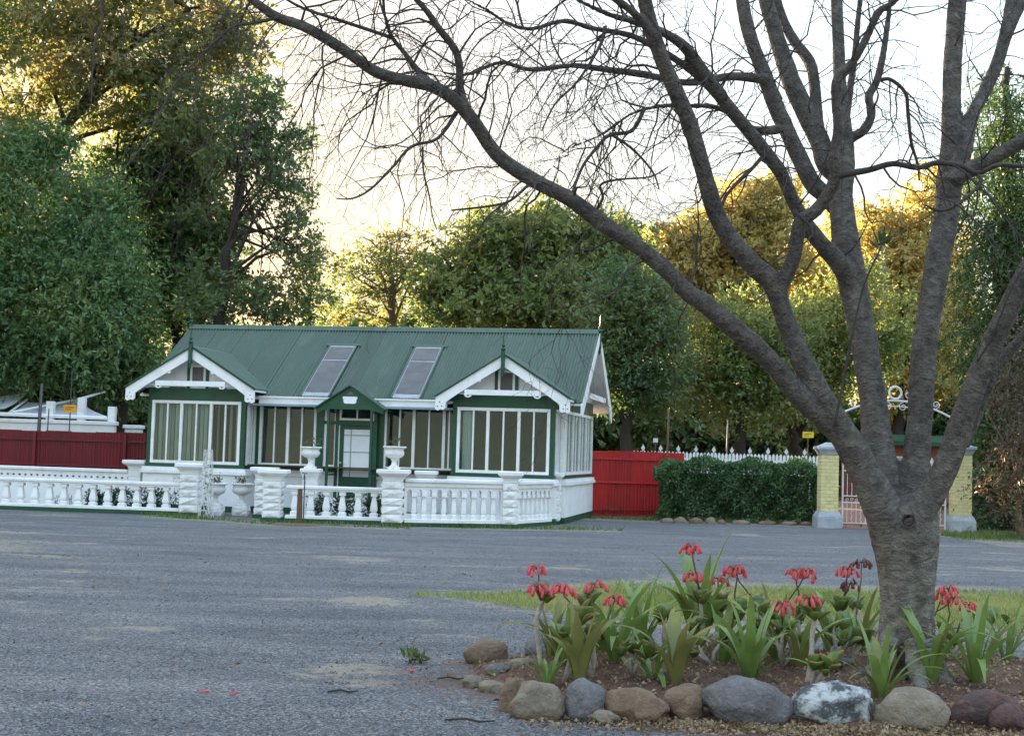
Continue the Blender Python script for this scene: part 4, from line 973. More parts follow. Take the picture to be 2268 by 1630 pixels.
# gate pillars of yellow painted brick
def gate_pillar(x, y, label, h=2.1):
    r = empty('gate_pillar', (x, y, 0), label, 'gate pillar')
    m1 = MB(); m1.bevbox(-0.31, 0.31, -0.31, 0.31, -0.05, 0.27, 0.02); m1.lathe([(0.30, 0.272), (0.235, 0.40)], 4, square=True); m1.build('base', M['blue_grey'], r)
    m1 = MB(); m1.box(-0.205, 0.205, -0.205, 0.205, 0.38, h - 0.26); m1.build('mortar_core', M['mortar'], r)
    bh = 0.086; n = int((h - 0.26 - 0.40) / bh)
    lm = MB().bevbox(-0.107, 0.107, -0.05, 0.05, 0, bh - 0.010, 0.006).mesh('brick', M['yellow'])
    sm = MB().bevbox(-0.052, 0.052, -0.05, 0.05, 0, bh - 0.010, 0.006).mesh('brick', M['yellow'])
    for c in range(n):
        z = 0.405 + c * bh; lay = [(-0.111, lm), (0.111, lm)] if c % 2 == 0 else [(-0.166, sm), (0.0, lm), (0.166, sm)]
        for rr in range(4):
            A_ = rr * PI / 2
            for (u, me) in lay:
                o = put('brick', me, r, (u * math.cos(A_) + 0.166 * math.sin(A_) + random.uniform(-0.001, 0.001), u * math.sin(A_) - 0.166 * math.cos(A_) + random.uniform(-0.001, 0.001), z), (0, 0, A_), (1, 1 + 0.02 * rr, 1))
    m1 = MB(); m1.lathe([(0.23, h - 0.26), (0.24, h - 0.22), (0.27, h - 0.16), (0.27, h - 0.13)], 4, square=True); m1.bevbox(-0.31, 0.31, -0.31, 0.31, h - 0.13, h - 0.06, 0.012); m1.lathe([(0.25, h - 0.06), (0.06, h + 0.04)], 4, square=True); m1.build('cap', M['blue_grey'], r)
gl, gr = G(1832, 1168), G(2132, 1178)
gate_pillar(gl[0], gl[1], 'yellow brick gate pillar at the end of the long hedge, left of the gate', 2.05)
gate_pillar(gr[0], gr[1] + 0.2, 'yellow brick gate pillar right of the gate, beyond the bare tree', 2.15)
def scroll(c, r, turns, start, s=1, k=26, y=0.0):
    return [(c[0] + s * r * (1 - 0.8 * t) * math.cos(start + turns * 2 * PI * t), y, c[1] + r * (1 - 0.8 * t) * math.sin(start + turns * 2 * PI * t)) for t in np.linspace(0, 1, k)]
def gate_leaf(x0, x1, y, label):
    w = x1 - x0; r = empty('iron_gate', (x0, y, 0), label, 'gate')
    for z in (0.12, 0.62, 0.78, 1.40):
        m1 = MB(); m1.box(0, w, -0.012, 0.012, z, z + 0.025); m1.build('rail', M['iron_white'], r)
    for x in (0.0, w):
        m1 = MB(); m1.box(x - 0.018, x + 0.018, -0.018, 0.018, 0.03, 1.6); m1.build('stile', M['iron_white'], r)
    n = int(w / 0.105); bm_ = MB().tube([(0, 0, 0.13), (0, 0, 0.63)], 0.009, 6).mesh('bar', M['iron_white']); bm2 = MB().tube([(0, 0, 0.80), (0, 0, 1.62)], 0.008, 6).mesh('bar', M['iron_white'])
    wav = MB().tube([(0.014 * math.sin(t * 24), 0, 0.13 + 0.5 * t) for t in np.linspace(0, 1, 22)], 0.008, 5).mesh('twisted_bar', M['iron_white'])
    for i in range(1, n):
        x = i * w / n; put('bar' if i % 2 else 'twisted_bar', bm_ if i % 2 else wav, r, (x, 0, 0)); put('bar', bm2, r, (x, 0, 0))
        m1 = MB(); m1.tube(scroll((x, 0.705), 0.045, 1.3, i * PI), 0.006, 4); m1.build('scroll', M['iron_white'], r)
        if i % 3 == 2: put('spear_ornament', SPEAR, r, (x, 0, 1.58), (0, 0, 0), (0.8, 1, 0.9))
gy = (gl[1] + gr[1]) / 2 + 0.1; mid = (gl[0] + gr[0]) / 2
gate_leaf(gl[0] + 0.36, mid - 0.02, gy, 'left leaf of the white wrought-iron gate')
gate_leaf(mid + 0.02, gr[0] - 0.36, gy, 'right leaf of the white wrought-iron gate, mostly behind the bare tree')
# iron arch over the gate
r = empty('gate_arch', (mid, gy, 0), 'white iron arch with scrolls and a ring over the gate', 'arch')
AW = (gr[0] - gl[0]) / 2
def az(x): return 2.62 + 0.55 * math.cos(x / AW * PI / 2) ** 0.8
m1 = MB(); xs_ = np.linspace(-AW * 0.86, AW * 0.86, 22); m1.tube([(x, 0, az(x)) for x in xs_], 0.026, 6); m1.build('arch_bar', M['iron_white'], r)
m1 = MB(); m1.tube([(x, 0, az(x) - 0.14) for x in xs_[4:-4]], 0.014, 6); m1.build('arch_bar', M['iron_white'], r)
m1 = MB(); m1.tube([(0.15 * math.cos(t), 0, az(0) + 0.19 + 0.15 * math.sin(t)) for t in np.linspace(0, 2 * PI, 25)], 0.032, 6); m1.build('ring', M['iron_white'], r)
for s in (-1, 1):
    for (x, rr) in ((0.33, 0.12), (AW * 0.62, 0.10)):
        m1 = MB(); m1.tube(scroll((s * x, az(x) + rr + 0.03), rr, 1.4, -PI / 2, s), 0.012, 5); m1.build('scroll', M['iron_white'], r)
        m1 = MB(); m1.tube(scroll((s * x * 0.6, az(x * 0.6) - 0.10 - rr * 0.3), rr * 0.9, 1.4, PI / 2, s), 0.011, 5); m1.build('scroll', M['iron_white'], r)
    m1 = MB(); m1.tube([(s * AW * 0.86, 0, az(AW * 0.86)), (s * (AW - 0.12), 0, 1.9)], 0.016, 6); m1.build('stay', M['iron_white'], r)
# small yellow notice on a stay
def notice(px, py_, Y, w, h, mat, label, lines=True, back=None, pole=None):
    q = P(px, py_, Y); r = empty('notice', tuple(q), label, 'sign')
    m1 = MB(); m1.bevbox(-w / 2, w / 2, -0.006, 0.006, -h / 2, h / 2, 0.002); m1.build('board', mat, r)
    if lines:
        for k in range(2): m1 = MB(); m1.box(-w * 0.36, w * (0.30 - 0.2 * k), -0.0095, -0.0065, h * (0.12 - 0.28 * k), h * (0.20 - 0.28 * k)); m1.build('print', M['black'], r)
    if pole:
        m1 = MB(); m1.tube([(0, 0.03, -q[2]), (0, 0.03, pole)], 0.016, 6); m1.build('pole', M['pole'], r)
notice(1790, 963, 38.0, 0.30, 0.16, M['sign'], 'small yellow notice near the left gate pillar', pole=0.12)
notice(1452, 975, 39.5, 0.13, 0.11, M['canvas'], 'tiny pale notice above the red fence and hedge', False, pole=0.1)
notice(1612, 965, 41, 0.12, 0.11, M['timber'], 'tiny brown notice above the long hedge', False, pole=0.1)
notice(155, 905, 37.4, 0.34, 0.20, M['sign_orange'], 'orange-yellow notice on a thin dark pole above the dark red fence', pole=1.0)
# thin poles
for (px, pt, Y, rr, lab) in ((90, 850, 37.6, 0.05, 'grey steel pole behind the dark red fence, left of the yellow notice'), (106, 905, 37.7, 0.02, 'thin dark rod beside the grey steel pole'), (1610, 930, 38.9, 0.025, 'thin dark post above the long hedge'), (1479, 905, 38.9, 0.03, 'slim tan post standing where red fence meets hedge')):
    q = P(px, pt, Y); m1 = MB(); m1.tube([(0, 0, 0), (0.01, 0, q[2] * 0.5), (0.03, 0, q[2])], [rr, rr, rr * 0.8], 8); o = m1.build('pole', M['pole'] if px != 1479 else M['timber'], None, True); o.location = (q[0], q[1], 0); tag(o, lab, 'pole')

# ------------------------------------------------------------------ carport with shade sails (far left)
cp = P(120, 940, 39.6); r = empty('carport', (cp[0], cp[1], 0), 'white carport wall with grey shade sails beyond the dark red fence', 'carport')
def lp(px, py_, dy=0.0): q = P(px, py_, 39.6 + dy); return (q[0] - cp[0], q[1] - cp[1], q[2])
a0, a1 = lp(-160, 935), lp(256, 945)
m1 = MB(); m1.bevbox(a0[0], a1[0], -0.12, 0.12, 0, lp(120, 938)[2], 0.02); m1.build('wall', M['white'], r)
m1 = MB(); m1.bevbox(a0[0], a1[0] + 0.05, -0.16, 0.16, lp(120, 938)[2] + 0.003, lp(120, 930)[2], 0.015); m1.build('coping', M['white'], r)
for (px, top) in ((-40, 880), (106, 888), (176, 880), (243, 900)):
    q = lp(px, top); m1 = MB(); m1.box(q[0] - 0.10, q[0] + 0.10, 0.18, 0.38, 0, q[2]); m1.build('column', M['white'], r)
for (x0, x1) in ((-20, 236),):
    b0, b1 = lp(x0, 916), lp(x1, 926); m1 = MB(); m1.tube([b0, (b1[0], b0[1], b1[2])], 0.055, 8); m1.build('beam', M['white'], r)
def sail(pts, name='shade_sail'):
    k = 8; A_, B_, C_, D_ = [np.array(p) for p in pts]; V = []; fs = []
    for j in range(k + 1):
        for i in range(k + 1):
            u, v = i / k, j / k; p = A_ * (1 - u) * (1 - v) + B_ * u * (1 - v) + C_ * u * v + D_ * (1 - u) * v; p = p.copy(); p[2] -= 0.25 * (u * (1 - u) + v * (1 - v)); V.append(tuple(p))
    for j in range(k):
        for i in range(k): fs.append((j * (k + 1) + i, j * (k + 1) + i + 1, (j + 1) * (k + 1) + i + 1, (j + 1) * (k + 1) + i))
    MB().add(V, fs).build(name, M['canvas'], r, True)
sail([lp(20, 912, 0.3), lp(238, 922, 0.3), lp(170, 885, 3.0), lp(60, 890, 3.0)]); sail([lp(-150, 905, 0.3), lp(10, 905, 0.3), lp(60, 870, 3.0), lp(-120, 880, 3.0)])
for (p0, p1) in (((20, 914), (175, 884)), ((175, 884), (232, 868)), ((20, 914), (60, 885))):
    a, b = lp(*p0, 0.35), lp(*p1, 3.0); m1 = MB(); m1.tube([a, b], 0.035, 6); m1.build('strut', M['white'], r)
q = P(296, 958, 41.5); m1 = MB(); m1.bevbox(-0.22, 0.22, -0.2, 0.2, 0, 0.12, 0.015); m1.bevbox(-0.27, 0.27, -0.25, 0.25, 0.122, 0.22, 0.02); m1.box(-0.18, 0.18, -0.18, 0.18, -q[2], 0); o = m1.build('capped_post', M['white_wall']); o.location = tuple(q); tag(o, 'white capped post showing above the dark red fence near the cottage', 'post')

# ------------------------------------------------------------------ building and path beyond the gate
q = P(2030, 1000, 52); r = empty('brick_building', (q[0], q[1], 0), 'low red brick building with green roof edge far beyond the gate', 'building')
m1 = MB(); m1.box(-1.6, 2.6, 0, 5, 0, 2.3); m1.build('wall', M['brick'], r)
m1 = MB(); m1.box(-1.9, 2.9, -0.5, -0.42, 2.3, 2.45); m1.prismx([(-0.42, 2.32), (5.4, 2.32), (2.5, 2.75)], -1.85, 2.85); m1.build('roof', M['green'], r)
for x in (-0.7, 1.6):
    m1 = MB(); m1.box(x - 0.5, x + 0.5, -0.03, 0.02, 0.9, 1.9); w_ = m1.build('window', M['white'], r); m1 = MB(); m1.box(x - 0.42, x + 0.42, -0.04, -0.032, 0.97, 1.83); m1.build('pane', M['glass'], w_)
m1 = MB(); pp0, pp1 = gl[0] + 0.1, gr[0] + 0.2; m1.add([(pp0, gy - 0.3, 0.006), (pp1, gy - 0.3, 0.006), (pp1 + 1.5, 50, 0.25), (pp0 + 3, 50, 0.25)], [(0, 1, 2, 3)]); tag(m1.build('path', M['paver']), kind='structure')

# ------------------------------------------------------------------ background trees
def crown_arrays(lobes, density, leaf, wide, rg, spray=9, slen=0.45, droop=0.25, clump=0.55, shell=0.35, gap=0.0):
    """leaves on short sprays, gathered in clumps through the volume of the lobes (x, y, z, rx, ry, rz)"""
    PP = []; AX = []
    for (x, y, z, rx, ry, rz) in lobes:
        nc = max(6, int(density * rx * rz * 6.0))
        d = rg.normal(0, 1, (nc, 3)); d /= np.linalg.norm(d, axis=1, keepdims=True)
        q = shell + (1 - shell) * rg.uniform(0, 1, nc) ** 0.6
        c = d * q[:, None]
        # lumpy outline
        lump = 1 + 0.20 * np.sin(d[:, 0] * 5 + x) + 0.18 * np.sin(d[:, 2] * 7 + d[:, 1] * 4 + y) + rg.normal(0, 0.13, nc)
        c = c * lump[:, None] * np.array([rx, ry, rz]) + np.array([x, y, z])
        if gap > 0:
            g_ = np.sin(c[:, 0] * 1.9 + c[:, 2] * 1.1 + x) + np.sin(c[:, 2] * 2.3 - c[:, 0] * 0.9 + y)
            c = c[g_ > -2 + gap * 2]
            nc = len(c)
            d = (c - np.array([x, y, z])) / np.array([rx, ry, rz])
        ns = 7
        o = np.repeat(c, ns, 0) + rg.normal(0, clump * 0.5, (nc * ns, 3)) * np.array([1, 1, 0.55])
        dr = np.repeat(d, ns, 0) * 0.9 + rg.normal(0, 0.75, (nc * ns, 3)); dr[:, 2] -= droop
        dr /= np.linalg.norm(dr, axis=1, keepdims=True)
        t = np.linspace(0.05, 1, spray)
        L_ = rg.uniform(0.6, 1.25, nc * ns) * slen * np.where(rg.uniform(0, 1, nc * ns) > 0.86, 1.9, 1.0)
        pos = o[:, None, :] + dr[:, None, :] * (t[None, :] * L_[:, None])[:, :, None]
        pos[:, :, 2] -= droop * 0.35 * (t[None, :] ** 2) * L_[:, None]
        ax = dr[:, None, :] * 0.5 + rg.normal(0, 0.65, pos.shape); ax[:, :, 2] -= droop * 0.4
        PP.append(pos.reshape(-1, 3)); AX.append(ax.reshape(-1, 3))
    p = np.concatenate(PP); a = np.concatenate(AX); n = len(p)
    return leaf_quads(p, a, rg.uniform(0.45, 1.0, n) ** 1.0 * 1.4 * leaf, wide, rg)

def px_lobe(cx, cy, rx, ry, Y, rd=None):
    c = P(cx, cy, Y); s = Y / F
    return (c[0], c[1], c[2], rx * s, (rd if rd else (rx + ry) / 2 * s), ry * s)
def tree(name, label, base, trunk_px, lobes_px, mat, Y, density=9, leaf=0.14, wide=0.42, seed=1, bark='bark_dark', r0=0.25, limbs=10, group=None, **kw):
    """tree at distance Y: trunk along picture points, limbs to its lobes, leafy crown"""
    rg = np.random.default_rng(seed); rn = random.Random(seed)
    b = P(base, 1100, Y); r = empty(name, (b[0], b[1], 0), label, 'tree', 0, group)
    o = np.array([b[0], b[1], 0])
    L_ = [px_lobe(*l[:4], Y + (l[4] if len(l) > 4 else 0)) for l in lobes_px]
    V, Q = crown_arrays(L_, density, leaf, wide, rg, **kw)
    put('crown', npmesh('crown', V - o, Q, M[mat]), r)
    tp = [np.array([b[0], b[1], -0.2])] + [P(x, y, Y) for x, y in trunk_px]
    tl = MB(); pts = [tuple(p - o) for p in tp]; k = len(pts)
    rad = [r0 * (1 - 0.72 * i / max(1, k - 1)) for i in range(k)]; rad[0] *= 1.3
    # finer, slightly wavering trunk
    fp, frd = [], []
    for i in range(k - 1):
        for t in np.linspace(0, 1, 5)[:-1]:
            q = np.array(pts[i]) * (1 - t) + np.array(pts[i + 1]) * t + np.array([rn.gauss(0, 0.05), rn.gauss(0, 0.05), 0]); fp.append(tuple(q)); frd.append(rad[i] * (1 - t) + rad[i + 1] * t)
    fp.append(pts[-1]); frd.append(rad[-1])
    tl.tube(fp, frd, 9); tl.build('trunk', M[bark], r, True)
    lm = MB()
    for i in range(limbs):
        l = L_[i % len(L_)]; s = rn.randint(len(fp) // 3, len(fp) - 1); a = np.array(fp[s])
        e = np.array([l[0] + rn.uniform(-0.75, 0.75) * l[3], l[1] + rn.uniform(-0.6, 0.6) * l[4], l[2] + rn.uniform(-0.5, 0.7) * l[5]]) - o
        mdd = a * 0.5 + e * 0.5 + np.array([rn.gauss(0, 0.3), rn.gauss(0, 0.3), 0.12 * np.linalg.norm(e - a)])
        rr = min(frd[s] * 0.5, 0.10)
        q1 = a * 0.75 + mdd * 0.25 + np.array([0, 0, 0.1]); q2 = mdd * 0.5 + e * 0.5 + np.array([rn.gauss(0, 0.15), 0, 0.1])
        lm = MB(); lm.tube([a, q1, mdd, q2, e], [rr, rr * 0.8, rr * 0.6, rr * 0.4, rr * 0.15], 6)
        for _ in range(3):
            e2 = q2 + np.array([rn.gauss(0, 0.8), rn.gauss(0, 0.6), rn.uniform(-0.3, 0.9)]); lm.tube([q2, (q2 + e2) / 2 + np.array([0, 0, 0.1]), e2], [rr * 0.35, rr * 0.22, rr * 0.08], 5)
        lm.build('limb', M[bark], r, True)
    return r
M['lf_blue'] = leafmat('blue_green_leaf', [(0.055, 0.115, 0.042), (0.09, 0.17, 0.06), (0.145, 0.225, 0.078), (0.22, 0.26, 0.085)], 0.35)
M['lf_rust'] = leafmat('rust_green_leaf', [(0.06, 0.10, 0.03), (0.125, 0.16, 0.045), (0.22, 0.205, 0.065), (0.29, 0.20, 0.085)], 0.5)
M['lf_dark'] = leafmat('dark_green_leaf', [(0.042, 0.09, 0.034), (0.08, 0.14, 0.048), (0.135, 0.185, 0.062), (0.22, 0.18, 0.075)], 0.4)
M['lf_mid'] = leafmat('mid_green_leaf', [(0.085, 0.13, 0.036), (0.145, 0.195, 0.052), (0.21, 0.24, 0.066), (0.28, 0.245, 0.075)], 0.4)
M['lf_gold'] = leafmat('gold_leaf', [(0.26, 0.24, 0.06), (0.42, 0.34, 0.10), (0.52, 0.38, 0.13)], 0.5)
M['lf_conifer'] = leafmat('conifer_leaf', [(0.030, 0.068, 0.019), (0.056, 0.104, 0.026), (0.094, 0.140, 0.037)], 0.25)
M['lf_brown'] = leafmat('dry_brown_leaf', [(0.06, 0.04, 0.025), (0.11, 0.072, 0.042), (0.17, 0.115, 0.07)], 0.3)

FEATHER = tree('feathery_tree', 'dense blue-green feathery tree filling the left edge, low over the dark red fence', 262, [(268, 930), (262, 800), (200, 640), (140, 480)],
     [(60, 480, 160, 150), (190, 560, 130, 140, -1), (40, 680, 150, 150, -1.5), (200, 710, 140, 130, -2), (120, 790, 170, 66, -2), (290, 690, 50, 110, -1), (-120, 600, 160, 240), (30, 350, 90, 80), (300, 800, 40, 60, 0), (240, 470, 60, 70), (100, 300, 50, 40)],
     'lf_blue', 44.5, 10, 0.17, 0.36, 11, gap=0.12, slen=0.55, droop=0.45, r0=0.30, limbs=14)
RUSTY = tree('rust_leaved_tree', 'tall tree with rusty yellow-green leaves across the top left', 180, [(180, 900), (150, 600), (110, 330), (250, 130), (420, 20)],
     [(90, 130, 150, 130), (280, 90, 140, 110), (440, 120, 120, 110), (520, 60, 75, 80), (300, 240, 150, 90, 1), (150, 10, 250, 80), (420, 250, 100, 80, -1), (-150, 150, 160, 260), (500, 190, 55, 60), (370, -70, 220, 80), (30, 290, 60, 50)],
     'lf_rust', 46, 7, 0.19, 0.45, 12, slen=0.5, droop=0.5, r0=0.36, limbs=18, gap=0.72)
tree('dark_broadleaf_tree', 'dark green tree behind the feathery tree, left of the slender tree', 400, [(400, 900), (390, 650), (380, 420)],
     [(370, 400, 120, 110), (430, 520, 110, 100), (330, 560, 100, 110), (400, 660, 110, 80), (300, 380, 90, 90), (430, 340, 80, 70)],
     'lf_dark', 48, 10, 0.20, 0.48, 13, r0=0.35, limbs=12, gap=0.22)
tree('slender_tree', 'slender dark tree with layered open branches, behind the cottage ridge left', 486, [(486, 720), (497, 620), (515, 500), (540, 380), (560, 280)],
     [(560, 270, 80, 60), (600, 340, 65, 60), (520, 330, 70, 50), (610, 430, 55, 40), (640, 500, 50, 22), (690, 545, 70, 26), (620, 590, 80, 30), (690, 640, 60, 24), (570, 660, 110, 50), (470, 640, 90, 70), (640, 690, 60, 30), (560, 210, 50, 40), (540, 430, 60, 36), (710, 600, 50, 18), (660, 300, 26, 14), (650, 420, 40, 16)],
     'lf_dark', 44, 7, 0.16, 0.44, 14, r0=0.22, limbs=26, gap=0.42, clump=0.35, slen=0.4, droop=0.15)
tree('sparse_tree', 'sparse fine-branched tree with thin rusty leaves, behind the middle of the roof', 865, [(865, 720), (868, 640), (860, 570)],
     [(820, 570, 60, 40), (900, 560, 70, 45), (780, 630, 50, 45), (860, 610, 80, 50), (930, 620, 50, 50), (760, 690, 50, 30), (840, 680, 70, 40), (870, 520, 60, 25)],
     'lf_rust', 52, 2.6, 0.17, 0.44, 15, r0=0.16, limbs=34, bark='bark_pale', shell=0.2, clump=0.5)
tree('broad_green_tree', 'broad olive-green tree behind the right half of the roof', 1150, [(1150, 720), (1160, 640), (1180, 560)],
     [(1060, 600, 90, 80), (1180, 540, 120, 80), (1280, 580, 110, 90), (1120, 680, 130, 70, -1), (1250, 680, 130, 80, -1.5), (1330, 640, 70, 90), (1080, 520, 60, 50), (1340, 530, 70, 50), (1000, 680, 60, 60), (960, 620, 35, 40), (1200, 470, 50, 25)],
     'lf_mid', 50, 9.5, 0.20, 0.48, 16, r0=0.35, limbs=18, gap=0.1)
tree('dark_round_tree', 'dark green rounded tree just right of the cottage gable', 1400, [(1385, 1000), (1390, 900), (1395, 780)],
     [(1380, 700, 80, 80), (1430, 780, 80, 80), (1370, 830, 60, 70), (1440, 860, 60, 60), (1350, 770, 50, 70), (1450, 690, 55, 60), (1400, 620, 60, 45)],
     'lf_dark', 45, 11, 0.15, 0.45, 17, r0=0.28, limbs=10)
tree('gold_tree', 'golden sunlit tree rising behind the left limb of the bare tree', 1600, [(1600, 900), (1610, 700), (1620, 540)],
     [(1600, 520, 100, 80), (1520, 590, 90, 70), (1660, 460, 80, 60), (1700, 560, 80, 90), (1480, 560, 50, 50), (1730, 440, 50, 40), (1540, 690, 60, 70), (1640, 640, 90, 60), (1440, 640, 40, 60)],
     'lf_gold', 62, 7, 0.23, 0.45, 18, r0=0.4, limbs=14, gap=0.15)
tree('green_tree', 'mid-green tree standing behind the long hedge, in front of the gold trees', 1640, [(1640, 1000), (1645, 900), (1650, 780)],
     [(1620, 720, 100, 70), (1710, 780, 90, 80), (1570, 800, 80, 70), (1640, 850, 100, 70), (1740, 860, 60, 70), (1540, 860, 50, 50), (1760, 720, 60, 60), (1700, 900, 60, 40)],
     'lf_mid', 47, 10, 0.15, 0.45, 19, r0=0.26, limbs=12)
tree('leaning_tree', 'green tree with a leaning trunk beside the gate, behind the bare tree', 1700, [(1770, 1000), (1750, 950), (1790, 860), (1850, 760)],
     [(1830, 700, 80, 70), (1880, 780, 70, 70), (1800, 800, 60, 60), (1960, 750, 60, 80), (1900, 640, 60, 60), (1820, 880, 50, 50)],
     'lf_mid', 49, 9.5, 0.15, 0.45, 20, r0=0.24, limbs=10)
tree('gold_tree', 'golden sunlit tree seen between the two middle limbs of the bare tree', 1990, [(1990, 950), (2000, 760), (2010, 600)],
     [(2010, 560, 70, 70), (1960, 640, 60, 70), (2040, 660, 60, 90), (2000, 760, 80, 70), (2060, 480, 50, 60), (1950, 500, 50, 40), (2070, 780, 50, 80), (1990, 860, 70, 60), (2090, 400, 30, 50)],
     'lf_gold', 60, 8, 0.22, 0.45, 21, r0=0.35, limbs=12, gap=0.1)
tree('conifer', 'dark drooping conifer on the right edge behind the hedge', 2225, [(2225, 1050), (2222, 700), (2228, 300), (2232, 150)],
     [(2225, 240, 50, 90), (2215, 400, 80, 110), (2210, 580, 80, 120), (2200, 760, 80, 120), (2215, 930, 80, 110), (2220, 1060, 70, 80), (2300, 500, 80, 300), (2300, 900, 80, 250)],
     'lf_conifer', 37.5, 11, 0.17, 0.26, 22, r0=0.3, limbs=16, droop=0.9, slen=0.6)
tree('brown_shrub', 'dry brown bushy shrub at the right edge before the conifer', 2260, [(2258, 1100), (2256, 1000), (2260, 900)],
     [(2262, 960, 50, 110), (2268, 820, 50, 110), (2255, 1090, 50, 70), (2330, 950, 60, 180)],
     'lf_brown', 32.5, 12, 0.10, 0.35, 23, r0=0.08, limbs=14, droop=0.3, bark='bark_pale')
tree('olive_tree', 'tall olive-gold tree far behind the long hedge, above the dark round tree', 1400, [(1400, 900), (1410, 700), (1420, 560)],
     [(1360, 560, 110, 80), (1460, 610, 110, 90), (1290, 620, 90, 80), (1400, 700, 160, 80), (1530, 700, 90, 90)], 'lf_mid', 68, 5, 0.26, 0.48, 24, r0=0.4, limbs=10, gap=0.1)
tree('olive_tree', 'olive-gold tree far behind the gate, left of the conifer', 1850, [(1850, 900), (1850, 750), (1860, 640)],
     [(1800, 620, 90, 80), (1880, 580, 80, 90), (1760, 720, 100, 90), (1900, 720, 110, 90), (2090, 620, 70, 110), (2120, 760, 70, 110)], 'lf_gold', 66, 5, 0.26, 0.48, 25, r0=0.4, limbs=10, gap=0.1)
tree('olive_tree', 'olive tree far behind the middle of the cottage roof', 960, [(960, 900), (955, 760), (950, 700)],
     [(960, 690, 80, 50), (880, 720, 90, 40), (1040, 660, 80, 60), (760, 730, 80, 30)], 'lf_mid', 66, 3.5, 0.26, 0.48, 26, r0=0.3, limbs=10, gap=0.2)
# unseen trees added beyond the left edge to shade the yard: copies of two of them, each with its own parts
def copy_tree(src, loc, rz, label):
    r_ = src.copy(); COL.objects.link(r_); r_.location = loc; r_.rotation_euler = (0, 0, rz); r_['label'] = label; r_['group'] = 'unseen trees added for shade beyond the left edge'
    for ch in list(src.children):
        c_ = ch.copy(); COL.objects.link(c_); c_.parent = r_
    return r_
copy_tree(FEATHER, (-21.5, 41.0, 0), 2.2, 'unseen blue-green feathery tree added for shade just beyond the left edge of the picture')
copy_tree(FEATHER, (-29.0, 42.5, 0), 4.1, 'unseen blue-green feathery tree added for shade well beyond the left edge of the picture')
copy_tree(RUSTY, (-25.0, 47.0, 0), 1.3, 'unseen rusty-leaved tree added for shade beyond the left edge of the picture')
# palm tuft
q = P(1952, 545, 56); r = empty('palm', (q[0], q[1], 0), 'stiff palm head showing between the limbs of the bare tree', 'palm')
m1 = MB(); m1.tube([(0, 0, 0), (0.1, 0, q[2] * 0.5), (0, 0, q[2])], [0.25, 0.2, 0.2], 9); m1.build('trunk', M['bark_pale'], r, True)
for i in range(34):
    a = random.uniform(0, 2 * PI); el = random.uniform(0.5, 1.5); d_ = Vector((math.cos(a) * math.cos(el), math.sin(a) * math.cos(el), math.sin(el))); ln = random.uniform(0.7, 1.15)
    sd_ = d_.cross(Vector((0.1, 0.2, 1))).normalized() * 0.05; b_ = Vector((0, 0, q[2] - 0.2)); MB().add([b_ - sd_ * 0.5, b_ + d_ * ln * 0.5 - sd_, b_ + d_ * ln, b_ + d_ * ln * 0.5 + sd_], [(0, 1, 2, 3)]).build('frond', M['shrub'], r)
# trees and undergrowth closing the view behind
FAR = [(-330, 820, 200, 230, 54), (-560, 820, 200, 230, 52), (-230, 900, 140, 150, 46), (40, 1000, 90, 90, 58), (330, 900, 140, 150, 58), (560, 860, 160, 110, 60), (800, 800, 130, 70, 64), (1000, 800, 140, 80, 62), (-120, 840, 170, 220, 56), (180, 850, 170, 180, 60), (1330, 900, 120, 110, 60), (1480, 930, 110, 110, 62), (1640, 960, 120, 90, 62), (1800, 960, 120, 90, 64), (1950, 950, 110, 90, 66), (2110, 930, 120, 110, 62), (2260, 900, 110, 130, 60)]  # thickets beyond the left edge are unseen, added to keep sun off the yard
words = ['added unseen for shade beyond the left edge, first from it', 'added unseen for shade beyond the left edge, farthest out', 'added unseen for shade beyond the left edge, nearest the carport', 'far left edge', 'left of the cottage', 'behind the left gable', 'behind the left skylight', 'behind the right skylight', 'outside the left edge behind the carport', 'behind the carport', 'right of the cottage gable', 'above the red fence', 'above the hedge middle', 'above the hedge end', 'beyond the gate', 'beyond the right pillar', 'behind the conifer']
for i, (cx, cy, rx, ry, Y) in enumerate(FAR):
    tree('undergrowth_shrub', f'dark undergrowth thicket {words[i]}', cx, [(cx, cy + 40), (cx, cy)], [(cx, cy, rx, ry), (cx - rx * 0.5, cy + ry * 0.6, rx * 0.7, ry * 0.8), (cx + rx * 0.5, cy + ry * 0.6, rx * 0.7, ry * 0.8)], 'lf_dark', Y, 4, 0.30, 0.5, 40 + i, r0=0.15, limbs=5)['category'] = 'shrub'

